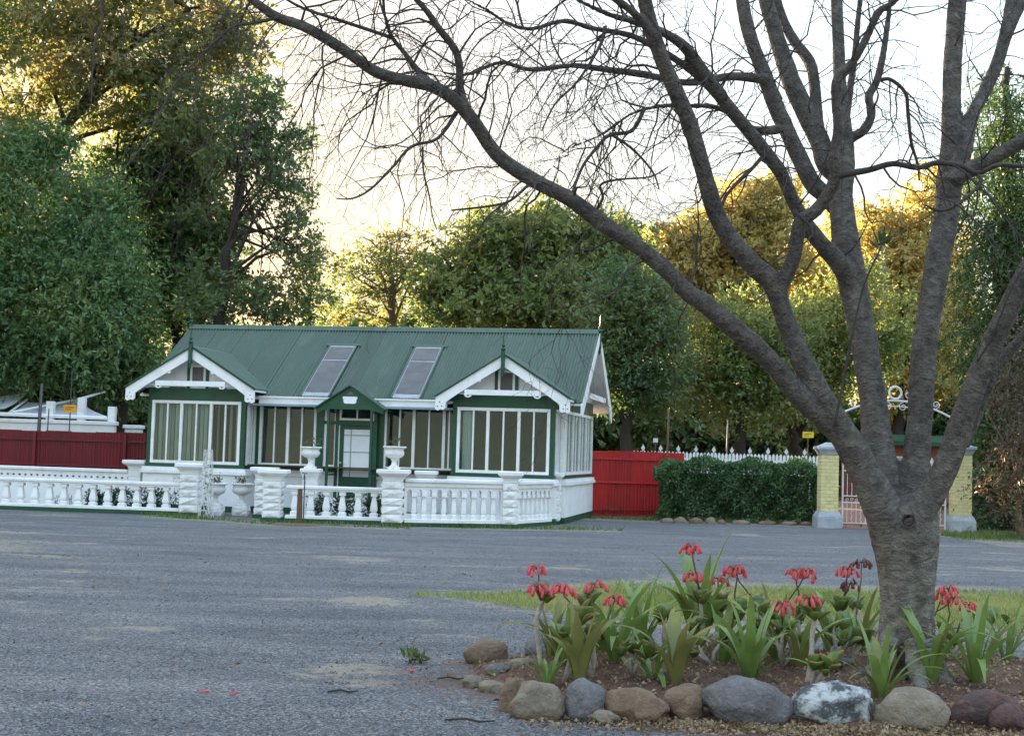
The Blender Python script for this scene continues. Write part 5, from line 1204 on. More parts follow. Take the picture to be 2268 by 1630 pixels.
# ------------------------------------------------------------------ the bare tree in the bed
def barkmat():
    mt, n, L = _mat('smooth_ringed_bark')
    out = n.new('ShaderNodeOutputMaterial'); b = n.new('ShaderNodeBsdfPrincipled'); L.new(b.outputs[0], out.inputs[0])
    b.inputs['Roughness'].default_value = 0.8; b.inputs['Specular IOR Level'].default_value = 0.25
    at = n.new('ShaderNodeAttribute'); at.attribute_name = 'bark'          # (around, along, 0)
    tc = n.new('ShaderNodeTexCoord')
    mp = n.new('ShaderNodeMapping'); mp.inputs['Scale'].default_value = (1.6, 22, 1.6); L.new(at.outputs['Vector'], mp.inputs[0])
    n1 = n.new('ShaderNodeTexNoise'); n1.inputs['Scale'].default_value = 1.0; n1.inputs['Detail'].default_value = 5; n1.inputs['Roughness'].default_value = 0.6; L.new(mp.outputs[0], n1.inputs['Vector'])
    n2 = n.new('ShaderNodeTexNoise'); n2.inputs['Scale'].default_value = 7; n2.inputs['Detail'].default_value = 8; n2.inputs['Roughness'].default_value = 0.7; L.new(tc.outputs['Object'], n2.inputs['Vector'])
    n3 = n.new('ShaderNodeTexNoise'); n3.inputs['Scale'].default_value = 60; n3.inputs['Detail'].default_value = 4; L.new(tc.outputs['Object'], n3.inputs['Vector'])
    r1 = ramp(n, [(0.34, (0.034, 0.028, 0.024)), (0.47, (0.088, 0.075, 0.064)), (0.58, (0.135, 0.116, 0.098)), (0.72, (0.26, 0.225, 0.185))])
    a1 = n.new('ShaderNodeMath'); a1.operation = 'MULTIPLY_ADD'; a1.inputs[1].default_value = 0.56; L.new(n2.outputs[0], a1.inputs[0])
    a2 = n.new('ShaderNodeMath'); a2.operation = 'MULTIPLY'; a2.inputs[1].default_value = 0.44; L.new(n1.outputs[0], a2.inputs[0]); L.new(a2.outputs[0], a1.inputs[2]); L.new(a1.outputs[0], r1.inputs[0])
    m4 = n.new('ShaderNodeMapping'); m4.inputs['Scale'].default_value = (2.4, 60, 2.4); L.new(at.outputs['Vector'], m4.inputs[0])
    n4 = n.new('ShaderNodeTexNoise'); n4.inputs['Scale'].default_value = 1.0; n4.inputs['Detail'].default_value = 3; L.new(m4.outputs[0], n4.inputs['Vector'])
    r4 = ramp(n, [(0.56, (1, 1, 1)), (0.66, (0.42, 0.40, 0.38))]); L.new(n4.outputs[0], r4.inputs[0])
    x4 = n.new('ShaderNodeMix'); x4.data_type = 'RGBA'; x4.blend_type = 'MULTIPLY'; x4.inputs[0].default_value = 0.65; L.new(r1.outputs[0], x4.inputs[6]); L.new(r4.outputs[0], x4.inputs[7])
    # old rough bark low on the trunk
    lo = n.new('ShaderNodeAttribute'); lo.attribute_name = 'old'
    rr = ramp(n, [(0.42, (0.09, 0.075, 0.06)), (0.56, (0.24, 0.205, 0.16)), (0.68, (0.42, 0.37, 0.28))]); L.new(n2.outputs[0], rr.inputs[0])
    mx = n.new('ShaderNodeMix'); mx.data_type = 'RGBA'; L.new(lo.outputs['Fac'], mx.inputs[0]); 
    lw = n.new('ShaderNodeAttribute'); lw.attribute_name = 'low'  # bark darkens with height: backlit look of the limbs painted into the colour
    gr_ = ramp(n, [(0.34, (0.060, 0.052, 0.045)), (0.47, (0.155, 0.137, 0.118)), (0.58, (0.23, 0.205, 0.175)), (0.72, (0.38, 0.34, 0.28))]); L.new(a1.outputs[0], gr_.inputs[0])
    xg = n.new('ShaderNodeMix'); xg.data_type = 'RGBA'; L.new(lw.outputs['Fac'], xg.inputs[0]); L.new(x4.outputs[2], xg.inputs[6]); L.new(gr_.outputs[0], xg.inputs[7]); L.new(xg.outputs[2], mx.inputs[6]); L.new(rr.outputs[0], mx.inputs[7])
    L.new(mx.outputs[2], b.inputs['Base Color'])
    sm = n.new('ShaderNodeMath'); sm.operation = 'ADD'; L.new(n1.outputs[0], sm.inputs[0])
    s3 = n.new('ShaderNodeMath'); s3.operation = 'MULTIPLY'; s3.inputs[1].default_value = 0.55; L.new(n3.outputs[0], s3.inputs[0]); L.new(s3.outputs[0], sm.inputs[1])
    bp = n.new('ShaderNodeBump'); bp.inputs['Strength'].default_value = 1.0; bp.inputs['Distance'].default_value = 0.034; L.new(sm.outputs[0], bp.inputs['Height']); L.new(bp.outputs[0], b.inputs['Normal'])
    return mt
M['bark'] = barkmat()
M['twig'] = pm('twig_bark', (0.065, 0.050, 0.041), (0.036, 0.029, 0.025), 8, 0.85)
# limbs: picture points (x, y, width) with the distance at both ends; traced where the limbs stand
LIMBS = [
 ('trunk', [(2008, 1560, 190), (2010, 1520, 158), (2010, 1470, 138), (2008, 1400, 128), (2008, 1330, 130), (2009, 1260, 142), (2006, 1200, 160), (1998, 1150, 172), (1992, 1115, 150)], 10.1, 10.1),
 ('B', [(1985, 1190, 96), (1955, 1124, 88), (1915, 1045, 72), (1880, 980, 66), (1830, 900, 58), (1785, 815, 52), (1750, 735, 47), (1730, 680, 46), (1716, 636, 50)], 10.05, 9.8),
 ('B1', [(1722, 650, 46), (1700, 614, 48), (1673, 592, 46), (1619, 530, 44), (1585, 471, 42), (1565, 404, 40), (1547, 341, 40), (1529, 278, 38), (1498, 206, 38), (1471, 144, 37), (1448, 81, 36), (1433, 27, 34), (1420, -40, 33), (1400, -130, 28), (1370, -240, 20)], 9.8, 9.0),
 ('B1a', [(1445, 78, 22), (1417, 43, 20), (1390, 18, 19), (1358, -5, 18), (1300, -50, 14)], 9.25, 8.9),
 ('B2', [(1725, 640, 40), (1735, 624, 37), (1758, 570, 33), (1767, 516, 34), (1774, 489, 31), (1807, 467, 30), (1839, 422, 28), (1852, 381, 30)], 9.8, 9.5),
 ('B2a', [(1850, 392, 18), (1870, 386, 16), (1924, 377, 14), (1978, 363, 13), (2032, 372, 12), (2076, 361, 12), (2130, 368, 11), (2166, 384, 10), (2211, 366, 10), (2268, 368, 9), (2340, 350, 8)], 9.5, 9.0),
 ('B2c', [(2166, 388, 9), (2171, 408, 9), (2121, 453, 8), (2081, 467, 7), (2050, 455, 4)], 9.1, 9.0),
 ('B2b', [(1852, 385, 28), (1848, 341, 26), (1857, 287, 24), (1852, 224, 24), (1857, 170, 24), (1888, 139, 19), (1919, 85, 18), (1946, 27, 18), (1978, 7, 14), (2020, -40, 10)], 9.5, 9.1),
 ('A', [(1890, 985, 60), (1830, 935, 48), (1762, 870, 46), (1721, 816, 46), (1667, 762, 48), (1614, 717, 46), (1560, 672, 44), (1523, 647, 42), (1475, 597, 40), (1408, 543, 38), (1335, 495, 38), (1266, 444, 36), (1190, 404, 36), (1131, 368, 35), (1091, 332, 33), (1055, 278, 32), (1015, 229, 34), (961, 193, 31), (898, 179, 28), (835, 161, 27), (782, 126, 26), (728, 90, 26), (670, 58, 24), (616, 40, 24), (575, 13, 22), (530, -20, 20), (440, -60, 16)], 10.0, 8.3),
 ('A1', [(1028, 235, 28), (1019, 197, 23), (1017, 143, 20), (1006, 108, 20), (974, 67, 18), (943, 22, 16), (916, -5, 14), (870, -50, 10)], 8.95, 8.6),
 ('A2', [(965, 196, 22), (952, 184, 19), (925, 157, 17), (898, 121, 15), (867, 81, 13), (853, 36, 11), (849, -5, 10), (850, -40, 8)], 8.9, 8.6),
 ('A2b', [(872, 86, 9), (817, 67, 8), (750, 45, 7.5), (669, 18, 6.5), (620, -10, 5)], 8.75, 8.5),
 ('C', [(1990, 1180, 100), (1965, 1103, 84), (1945, 1001, 74), (1935, 898, 62), (1922, 812, 58), (1910, 733, 60), (1895, 660, 66), (1882, 590, 66), (1873, 530, 60), (1866, 480, 56), (1862, 426, 52), (1870, 380, 46), (1873, 330, 40), (1868, 269, 34), (1860, 180, 28), (1857, 90, 27), (1854, 27, 27), (1850, -60, 24), (1840, -180, 16)], 10.15, 11.3),
 ('C1', [(1890, 640, 50), (1860, 585, 44), (1825, 547, 40), (1789, 502, 35), (1758, 449, 31), (1731, 386, 31), (1695, 337, 32), (1655, 287, 31), (1610, 233, 30), (1565, 170, 28), (1520, 108, 26), (1475, 76, 21), (1425, 55, 17), (1341, 30, 13), (1260, -10, 10)], 10.6, 9.6),
 ('C1b', [(1600, 225, 22), (1556, 179, 19), (1493, 130, 17), (1430, 94, 16), (1385, 76, 15), (1311, 63, 14), (1248, 47, 13), (1176, 65, 12), (1118, 49, 11), (1078, 22, 10), (1042, 4, 9), (1000, -20, 6)], 10.1, 9.3),
 ('C2', [(1866, 470, 46), (1825, 430, 42), (1798, 404, 40), (1771, 350, 40), (1744, 292, 38), (1717, 233, 36), (1691, 162, 34), (1664, 90, 32), (1650, 36, 30), (1640, -20, 28), (1620, -120, 20)], 10.9, 11.0),
 ('C2a', [(1700, 180, 24), (1682, 175, 22), (1619, 170, 20), (1520, 184, 18), (1430, 166, 17), (1341, 155, 16), (1266, 146, 14), (1176, 155, 13), (1109, 139, 12), (1042, 164, 10), (997, 164, 8), (950, 155, 6), (900, 170, 4)], 10.9, 10.0),
 ('C2b', [(1730, 285, 24), (1700, 290, 22), (1660, 282, 14), (1592, 240, 14), (1530, 235, 13), (1470, 235, 12), (1400, 252, 10), (1330, 300, 9), (1250, 335, 8), (1215, 380, 6), (1192, 402, 5)], 10.7, 9.2),
 ('C2c', [(1425, 245, 10), (1400, 290, 9), (1350, 300, 8), (1320, 330, 8), (1290, 370, 7), (1267, 430, 6)], 9.9, 9.3),
 ('C2d', [(1350, 296, 7), (1400, 330, 6), (1445, 380, 5), (1460, 420, 3)], 9.7, 9.6),
 ('C3', [(1866, 395, 44), (1830, 365, 44), (1816, 314, 48), (1785, 251, 44), (1758, 193, 42), (1740, 144, 40), (1722, 90, 36), (1704, 27, 34), (1690, -20, 32), (1660, -120, 22)], 11.0, 11.4),
 ('C3b', [(1815, 310, 34), (1808, 251, 28), (1805, 197, 26), (1794, 139, 26), (1758, 90, 24), (1731, 36, 22), (1715, -20, 20)], 11.1, 11.6),
 ('C4b', [(1868, 320, 28), (1890, 304, 24), (1915, 287, 22), (1931, 251, 20), (1924, 215, 20), (1942, 180, 18), (1955, 126, 16), (1964, 67, 14), (1969, 27, 12), (1975, -30, 9)], 11.1, 11.5),
 ('C4c', [(1950, 178, 9), (1973, 177, 8), (2005, 206, 8), (2011, 251, 8), (2018, 314, 7), (2032, 363, 6), (2036, 400, 4)], 11.3, 11.2),
 ('C4d', [(1872, 270, 20), (1884, 188, 17), (1893, 126, 16), (1899, 58, 14), (1906, -5, 13)], 11.2, 11.6),
 ('D', [(2000, 1180, 100), (2018, 1103, 76), (2029, 1021, 63), (2038, 918, 56), (2042, 836, 56), (2050, 746, 56), (2062, 672, 55), (2075, 590, 55), (2084, 540, 56), (2094, 494, 55), (2103, 404, 58), (2106, 314, 44), (2108, 224, 41), (2110, 135, 40), (2117, 45, 40), (2122, -20, 38), (2130, -140, 28)], 10.15, 10.9),
 ('D2', [(2108, 410, 44), (2130, 350, 42), (2148, 269, 33), (2175, 215, 29), (2206, 148, 28), (2224, 90, 28), (2238, 22, 28), (2245, -30, 26), (2260, -120, 18)], 10.5, 11.2),
 ('D2b', [(2230, 84, 22), (2256, 27, 19), (2280, -5, 18), (2340, -60, 14)], 10.9, 11.1),
 ('D3', [(2120, 395, 36), (2160, 370, 36), (2193, 354, 34), (2238, 328, 32), (2268, 310, 30), (2340, 268, 26), (2440, 200, 18)], 10.5, 10.0),
 ('E', [(2005, 1190, 90), (2029, 1140, 78), (2070, 1083, 62), (2105, 1009, 57), (2128, 939, 54), (2153, 869, 51), (2181, 803, 50), (2214, 725, 48), (2256, 639, 46), (2290, 575, 44), (2340, 480, 40), (2420, 330, 30)], 10.0, 9.2),
 ('E2', [(2128, 985, 40), (2150, 945, 32), (2181, 869, 28), (2202, 828, 25), (2235, 779, 24), (2268, 742, 22), (2330, 660, 18)], 9.9, 9.7),
 ('k1', [(1010, 250, 12), (985, 290, 8), (960, 312, 7), (910, 326, 7), (870, 370, 6), (820, 420, 5), (780, 440, 4), (745, 440, 2.5)], 8.95, 8.5),
 ('k2', [(936, 326, 6), (938, 380, 5), (950, 430, 4), (958, 480, 3), (968, 510, 2)], 8.7, 8.6),
 ('k3', [(1170, 410, 7), (1130, 445, 6), (1090, 456, 6), (1040, 462, 5), (1000, 466, 4)], 9.1, 8.7),
 ('k4', [(1110, 456, 5), (1080, 480, 4), (1058, 510, 3)], 8.9, 8.8),
 ('k5', [(1310, 480, 8), (1335, 440, 7), (1330, 410, 6), (1370, 398, 5), (1440, 392, 4), (1480, 370, 3)], 9.3, 9.0),
 ('k6', [(616, 40, 9), (560, 52, 7), (510, 63, 6), (440, 130, 5), (389, 185, 5), (335, 292, 4.5), (311, 330, 4), (262, 384, 3.5), (209, 398, 2)], 8.45, 8.0),
 ('k7', [(300, -30, 6), (228, 0, 5), (228, 49, 5), (209, 97, 4), (202, 243, 2.5)], 8.2, 8.0),
 ('k8', [(1848, 945, 7), (1869, 836, 6), (1885, 754, 5), (1914, 631, 5), (1951, 548, 4), (1960, 500, 2.5)], 9.55, 9.3),
 ('k9', [(1695, 340, 9), (1660, 380, 8), (1610, 430, 7), (1600, 460, 5)], 10.2, 10.0),
 ('k10', [(1760, 470, 5), (1800, 520, 4), (1700, 590, 3), (1600, 640, 2)], 9.6, 9.3),
 ('k11', [(1340, 60, 9), (1330, 100, 8), (1280, 180, 6), (1230, 230, 5), (1200, 290, 3)], 9.7, 9.3),
 ('k12', [(2121, 453, 5), (2180, 510, 4), (2230, 570, 3), (2275, 600, 2)], 9.0, 8.9),
 ('k13', [(2165, 800, 5), (2200, 740, 4), (2240, 640, 3), (2268, 590, 2)], 9.6, 9.3),
]
base = G(2008, 1540); bare = empty('bare_tree', (base[0], base[1], 0), 'large leafless multi-stemmed tree with grey ringed bark growing in the stone-edged bed', 'tree')
BO = Vector((base[0], base[1], 0))
def limb_world(l):
    nm, pts, y0, y1 = l; out = []; tot = 0; ac = [0]
    for i in range(1, len(pts)): tot += math.hypot(pts[i][0] - pts[i - 1][0], pts[i][1] - pts[i - 1][1]); ac.append(tot)
    for i, p in enumerate(pts):
        t = ac[i] / tot; Y = y0 + (y1 - y0) * t
        if nm == 'trunk': Y = 10.1; p = (p[0], p[1], p[2] * 0.93)
        w = P(p[0], p[1], Y); w = Vector(w); r_ = p[2] * (Vector(w) - Vector(CAM)).length / F / 2 * 0.97
        out.append((w - BO, r_))
    # smooth with Catmull-Rom
    fine = []
    for i in range(len(out) - 1):
        p0, p1, p2, p3 = (out[max(i - 1, 0)], out[i], out[i + 1], out[min(i + 2, len(out) - 1)])
        for t in (0, 0.25, 0.5, 0.75):
            a = p1[0] * 2; b_ = (p2[0] - p0[0]) * t; c = (p0[0] * 2 - p1[0] * 5 + p2[0] * 4 - p3[0]) * t * t; d = (p1[0] * 3 - p0[0] - p2[0] * 3 + p3[0]) * t ** 3
            fine.append(((a + b_ + c + d) * 0.5, p1[1] * (1 - t) + p2[1] * t))
    fine.append(out[-1]); return fine
WORLD = [(l[0], limb_world(l)) for l in LIMBS]
thick = MB(); thin = MB(); skel = []
for nm, f in WORLD:
    big = max(r_ for _, r_ in f) > 0.030
    pts = [p for p, _ in f]; rad = [r_ for _, r_ in f]
    # knuckly unevenness
    rad = [r_ * (1 + 0.06 * noise.noise(p * 3.0 + Vector((3, 1, 7)))) for p, r_ in f]
    if big: thick.tube(pts, rad, 12)
    else: MB().tube(pts, rad, 6).build('branch', M['twig'], bare, True)
    if big:
        s = f[0][0].z
        for i, (p, r_) in enumerate(f):
            if i: s += (p - pts[i - 1]).length
            d = (pts[min(i + 1, len(pts) - 1)] - pts[max(i - 1, 0)]).normalized(); skel.append((p, d, s, r_))
# burr round the knot hole where limb E leaves, and a few old branch scars
def ring_pts(c, nrm, rr, k=14):
    nrm = nrm.normalized(); x = nrm.cross(Vector((0.2, 0.1, 1))).normalized(); y = nrm.cross(x)
    return [c + (x * math.cos(2 * PI * i / k) + y * math.sin(2 * PI * i / k)) * rr for i in range(k + 1)]
def at_px(x, y, Y): return Vector(P(x, y, Y)) - BO
kn = at_px(2012, 1152, 9.78)
thick.tube(ring_pts(kn, Vector((-0.35, -1, 0.25)), 0.045), [0.012 + 0.007 * math.sin(i * 1.1) ** 2 for i in range(15)], 8, cap=False)
rr_ = random.Random(3)
for k in range(7):                                     # root flare
    a_ = 2 * PI * k / 7 + rr_.uniform(-0.3, 0.3); l_ = rr_.uniform(0.34, 0.52)
    cx_, sx_ = math.cos(a_), math.sin(a_)
    thick.tube([Vector((cx_ * 0.13, sx_ * 0.13, 0.40)), Vector((cx_ * 0.19, sx_ * 0.19, 0.22)), Vector((cx_ * 0.27, sx_ * 0.27, 0.11)), Vector((cx_ * l_, sx_ * l_, 0.05)), Vector((cx_ * (l_ + 0.2), sx_ * (l_ + 0.2), -0.03))], [0.07, 0.075, 0.065, 0.045, 0.02], 8)
tmp = thick.build('trunk', M['bark'], None)
md = tmp.modifiers.new('remesh', 'REMESH'); md.mode = 'VOXEL'; md.voxel_size = 0.017; md.use_smooth_shade = True
sm_ = tmp.modifiers.new('smooth', 'SMOOTH'); sm_.factor = 0.5; sm_.iterations = 4
dg = bpy.context.evaluated_depsgraph_get(); dg.update()
tme = bpy.data.meshes.new_from_object(tmp.evaluated_get(dg)); bpy.data.objects.remove(tmp)
nv = len(tme.vertices); co = np.empty(nv * 3, np.float32); tme.vertices.foreach_get('co', co); co = co.reshape(-1, 3)
no = np.empty(nv * 3, np.float32); tme.vertices.foreach_get('normal', no); no = no.reshape(-1, 3)
kd = kdtree.KDTree(len(skel))
for i, s in enumerate(skel): kd.insert(s[0], i)
kd.balance()
bark = np.zeros((nv, 3), np.float32); old = np.zeros(nv, np.float32); disp = np.zeros(nv, np.float32)
for i in range(nv):
    p = Vector(co[i]); _, k, _d = kd.find(p); sp_, sd2, sa, sr = skel[k]
    q = p - sp_; al = sa + q.dot(sd2); x = Vector((0, 1, 0)).cross(sd2); x = x.normalized() if x.length > 0.05 else Vector((1, 0, 0)); y = sd2.cross(x)
    an = math.atan2(q.dot(y), q.dot(x)); bark[i] = (math.cos(an), al, math.sin(an))
    z = p.z; o_ = max(0, min(1, (0.75 - abs(z - 0.45)) * 1.6)) * (0.5 + 0.9 * noise.noise(p * 4.5)); old[i] = max(0, min(1, o_))
    disp[i] = min(sr, 0.12) * (0.035 * noise.noise(Vector((p.x * 5, p.y * 5, p.z * 24))) + 0.06 * noise.noise(p * 5.5)) + old[i] * 0.014 * noise.noise(p * 20)
co = co + no * disp[:, None]
# sink the knot hole
kc = np.array(kn); dk = np.linalg.norm(co - kc, axis=1); co += (np.clip(1 - dk / 0.05, 0, 1) ** 0.6)[:, None] * np.array([0.04, 0.15, -0.04], np.float32)
tme.vertices.foreach_set('co', co.ravel().astype(np.float32))
tme.attributes.new('bark', 'FLOAT_VECTOR', 'POINT').data.foreach_set('vector', bark.ravel())
tme.attributes.new('old', 'FLOAT', 'POINT').data.foreach_set('value', old)
tme.attributes.new('low', 'FLOAT', 'POINT').data.foreach_set('value', np.clip((1.9 - co[:, 2]) / 1.3, 0, 1).astype(np.float32))  # height mask for the backlit darkening painted on the upper limbs
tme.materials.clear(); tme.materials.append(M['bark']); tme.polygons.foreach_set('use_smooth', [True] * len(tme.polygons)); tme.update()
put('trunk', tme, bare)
# twigs: crooked shoots growing from the limbs, three orders
tw = MB(); rt = random.Random(5); NTW = [0]
def shoot(p, d, ln, r_, lvl, droop):
    n = max(3, int(ln / (0.09 if lvl < 2 else 0.06))); pts = [p.copy()]; rad = [r_]; d = d.normalized(); step = ln / n
    for i in range(n):
        j = Vector((rt.gauss(0, 1), rt.gauss(0, 1), rt.gauss(0, 1))) * (0.30 if lvl else 0.26)
        d = (d + j + Vector((0, 0, -droop * 0.10))).normalized(); pts.append(pts[-1] + d * step); rad.append(r_ * (1 - 0.72 * (i + 1) / n))
        if lvl < 3 and i > 0 and rt.random() < (0.62, 0.55, 0.30)[lvl]:
            s = Vector((rt.gauss(0, 1), rt.gauss(0, 1), rt.gauss(0, 1))); s = (s - d * s.dot(d)).normalized()
            shoot(pts[-1], d * rt.uniform(0.5, 1.0) + s * rt.uniform(0.5, 1.0), ln * rt.uniform(0.35, 0.62), max(0.0016, rad[-1] * rt.uniform(0.5, 0.75)), lvl + 1, droop)
    tw.tube(pts, rad, 4 if lvl < 2 else 3, cap=False); NTW[0] += 1
RULE = {'A': (2.6, 0.15, 1.3), 'A1': (0, 0.11, 1.2), 'A2': (0, 0.11, 1.0), 'A2b': (0, 0.10, 0.9), 'B1': (3.3, 0.22, 0.9), 'B1a': (0, 0.12, 1.0), 'C1': (3.0, 0.18, 0.9), 'C1b': (0, 0.10, 1.0), 'C2': (3.2, 0.22, 0.8), 'C2a': (0, 0.10, 1.0), 'C2b': (0, 0.11, 0.9), 'C2c': (0, 0.10, 0.7), 'C2d': (0, 0.10, 0.6),
        'C3': (3.4, 0.3, 0.7), 'C3b': (0, 0.3, 0.8), 'C4b': (0, 0.16, 0.8), 'C4c': (0, 0.10, 0.7), 'C4d': (0, 0.2, 0.8), 'B2a': (0, 0.12, 0.9), 'B2b': (3.2, 0.16, 0.8), 'B2c': (0, 0.09, 0.7), 'D': (3.6, 0.4, 0.7), 'D2': (3.2, 0.22, 0.8), 'D2b': (0, 0.15, 0.8), 'D3': (0, 0.2, 0.9),
        'k1': (0, 0.09, 0.6), 'k2': (0, 0.09, 0.5), 'k3': (0, 0.10, 0.5), 'k4': (0, 0.1, 0.4), 'k5': (0, 0.10, 0.6), 'k6': (0, 0.14, 0.6), 'k7': (0, 0.12, 0.5), 'k9': (0, 0.1, 0.6), 'k10': (0, 0.12, 0.4), 'k11': (0, 0.09, 0.7), 'k12': (0, 0.09, 0.5), 'k13': (0, 0.12, 0.4)}
for nm, f in WORLD:
    if nm not in RULE: continue
    zmin, sp_, ln = RULE[nm]; sp_ *= 0.78; acc = rt.uniform(0, sp_)
    for i in range(1, len(f)):
        p, r_ = f[i]; seg = p - f[i - 1][0]; L_ = seg.length; acc += L_
        while acc > sp_:
            acc -= sp_
            pp = f[i - 1][0] + seg * rt.random()
            if pp.z < zmin: continue
            d = seg.normalized(); s = Vector((rt.gauss(0, 1), rt.gauss(0, 1) * 0.8, rt.gauss(0, 1) - 0.1)); s = (s - d * s.dot(d)).normalized()
            l2 = ln * rt.uniform(0.4, 1.1); dr = d * rt.uniform(0.2, 0.9) + s
            left = nm in ('A', 'A1', 'A2', 'A2b', 'k1', 'k2', 'k3', 'k6', 'k7')
            shoot(pp + s * r_ * 0.6, dr, l2, min(r_ * 0.5, rt.uniform(0.005, 0.009)), 0 if l2 > 0.5 else 1, 1.6 if left else 0.5)
o = tw.build('twigs', M['twig'], bare); tag(o, kind='stuff')
print('twigs', NTW[0], 'faces', len(tw.f), 'trunk faces', len(tme.polygons))

# ------------------------------------------------------------------ the stone-edged bed
def bed_r(t):
    return 1 + 0.05 * math.sin(3 * t + 1) + 0.04 * math.sin(5 * t)
def build_bed():
    V = []; fs = []; nr, na = 26, 120
    for j in range(nr + 1):
        for i in range(na):
            t = 2 * PI * i / na; q = j / nr; R_ = bed_r(t) * q
            x, y = BEDC[0] + BEDR[0] * R_ * math.cos(t), BEDC[1] + BEDR[1] * R_ * math.sin(t)
            z = 0.10 * (1 - q ** 5) + 0.035 * fbm(x * 2.2, y * 2.2, 8) * (1 - q ** 4) + 0.004
            if j == nr: z = -0.02
            V.append((x, y, z))
    for j in range(nr):
        for i in range(na): k = (i + 1) % na; fs.append((j * na + i, j * na + na + i, j * na + na + k, j * na + k))
    tag(MB().add(V, fs).build('bed_soil', M['soil'], None, True), kind='structure')
build_bed()
def bed_z(x, y):
    q = math.hypot((x - BEDC[0]) / BEDR[0], (y - BEDC[1]) / BEDR[1]); q = min(1, q)
    return 0.10 * (1 - q ** 5) + 0.035 * fbm(x * 2.2, y * 2.2, 8) * (1 - q ** 4) + 0.004
# dry leaves and bark chips: on the bed and spilling in front of the stones
def chips(n, gen, size, name, label, mat=None, par=None):
    pos = np.array([gen() for _ in range(n)]); ax = rng.normal(0, 1, (n, 3)); ax[:, 2] *= 0.35
    V, Q = leaf_quads(pos, ax, rng.uniform(*size, n), 0.5, rng)
    V = V.reshape(-1, 4, 3); V[:, 1, 2] += 0.004; V[:, 3, 2] += 0.007; V = V.reshape(-1, 3)
    tag(put(name, npmesh(name, V, Q, mat or M['chip'])), label, 'leaf litter', kind='stuff')
def g1():
    while True:
        x, y = random.uniform(-0.3, 5.8), random.uniform(8.6, 11.9)
        if math.hypot((x - BEDC[0]) / BEDR[0], (y - BEDC[1]) / BEDR[1]) < 0.99: return (x, y, bed_z(x, y) + random.uniform(0.003, 0.02))
def g2():
    while True:
        x = random.uniform(0.1, 4.6); y = 8.52 + random.gauss(0, 0.13) - 0.04 * max(0, x - 1)
        if random.random() < min(1, (x - 0.0) / 1.2): return (x, y, random.uniform(0.003, 0.022))
def g3():
    y = random.uniform(7.2, 30); x = random.uniform(-0.37, 0.37) * y; return (x, y, random.uniform(0.004, 0.012))
def g4():
    q = P(random.uniform(2060, 2268), 1200, 1); x = random.uniform(3.4, 6.2); y = random.uniform(9.2, 14.5); return (x, y, random.uniform(0.004, 0.02))
chips(9000, g1, (0.015, 0.045), 'leaf_litter', 'dry leaves and chips covering the soil of the bed')
chips(7000, g2, (0.015, 0.045), 'leaf_litter', 'band of dry leaves and chips in front of the bed stones')
chips(420, g3, (0.02, 0.055), 'leaf_litter', 'scattered dry leaves over the gravel yard')
chips(1600, g4, (0.02, 0.05), 'leaf_litter', 'dry leaves on the grass right of the bare tree')

STONES = [  # x0, x1, y0, y1 in the picture, material, label, angularity
 (1130, 1252, 1518, 1597, 'stone_tan', 'rounded tan boulder, first large one at the left front of the bed', 0.2),
 (1250, 1337, 1514, 1600, 'stone_grey', 'grey rounded boulder between the tan and the wide brown ones', 0.3),
 (1340, 1475, 1530, 1603, 'stone_brown', 'wide brown flat-topped boulder in the front row of the bed', 0.5),
 (1474, 1567, 1519, 1599, 'stone_brown', 'squarish brown boulder left of the largest grey-brown one', 0.3),
 (1563, 1755, 1508, 1609, 'stone_grey', 'largest grey-brown boulder in the middle of the bed front', 0.35),
 (1766, 1940, 1516, 1611, 'stone_lichen', 'angular dark boulder spotted with white lichen', 0.7),
 (1945, 2110, 1535, 1617, 'stone_tan', 'broad tan boulder in front of the bare trunk', 0.35),
 (2115, 2275, 1537, 1618, 'stone_red', 'dark reddish boulder at the right end of the bed front', 0.7),
 (1105, 1160, 1506, 1580, 'stone_brown', 'leaning narrow brown stone at the left end of the bed front', 0.6),
 (1062, 1122, 1510, 1538, 'stone_tan', 'low tan stone at the left tip of the bed', 0.6),
 (1019, 1068, 1500, 1526, 'stone_tan', 'leftmost low stone of the bed edging', 0.6),
 (1075, 1131, 1473, 1500, 'stone_grey', 'low grey stone at the back left of the bed', 0.6),
 (1128, 1214, 1461, 1494, 'stone_tan', 'flat tan stone at the back left of the bed', 0.5),
 (1303, 1370, 1577, 1606, 'stone_tan', 'small flat tan stone leaning on the front of the boulders', 0.6),
 (1826, 1868, 1490, 1522, 'stone_red', 'small red-brown stone inside the bed left of the trunk', 0.4),
 (2200, 2290, 1560, 1625, 'stone_red', 'dark red-brown stone at the bottom right corner', 0.5),
 (1862, 1893, 1500, 1514, 'stone_grey', 'tiny grey stone inside the bed beside the red-brown one', 0.4)]
for i, (x0, x1, y0, y1, mt, lab, an) in enumerate(STONES):
    q = G((x0 + x1) / 2, y1 - 2); s = (q[1] + 0.1) / F; w = (x1 - x0) * s; h = (y1 - y0) * s
    z0 = bed_z(q[0], q[1]) if 'inside' in lab else 0.0
    dp = min(w, max(0.16, h * 1.1)) * 0.5
    me = blob(300 + i, w * 0.53, dp, h * 0.62, 0.20, 4, 0.25 + an * 0.5); me.materials.append(M[mt])
    o = put('boulder', me, None, (q[0], q[1] + dp * 0.85, z0 + h * 0.36), (random.uniform(-0.1, 0.1), random.uniform(-0.1, 0.1), random.uniform(-0.15, 0.15))); tag(o, lab, 'stone', 'stones edging the bed')
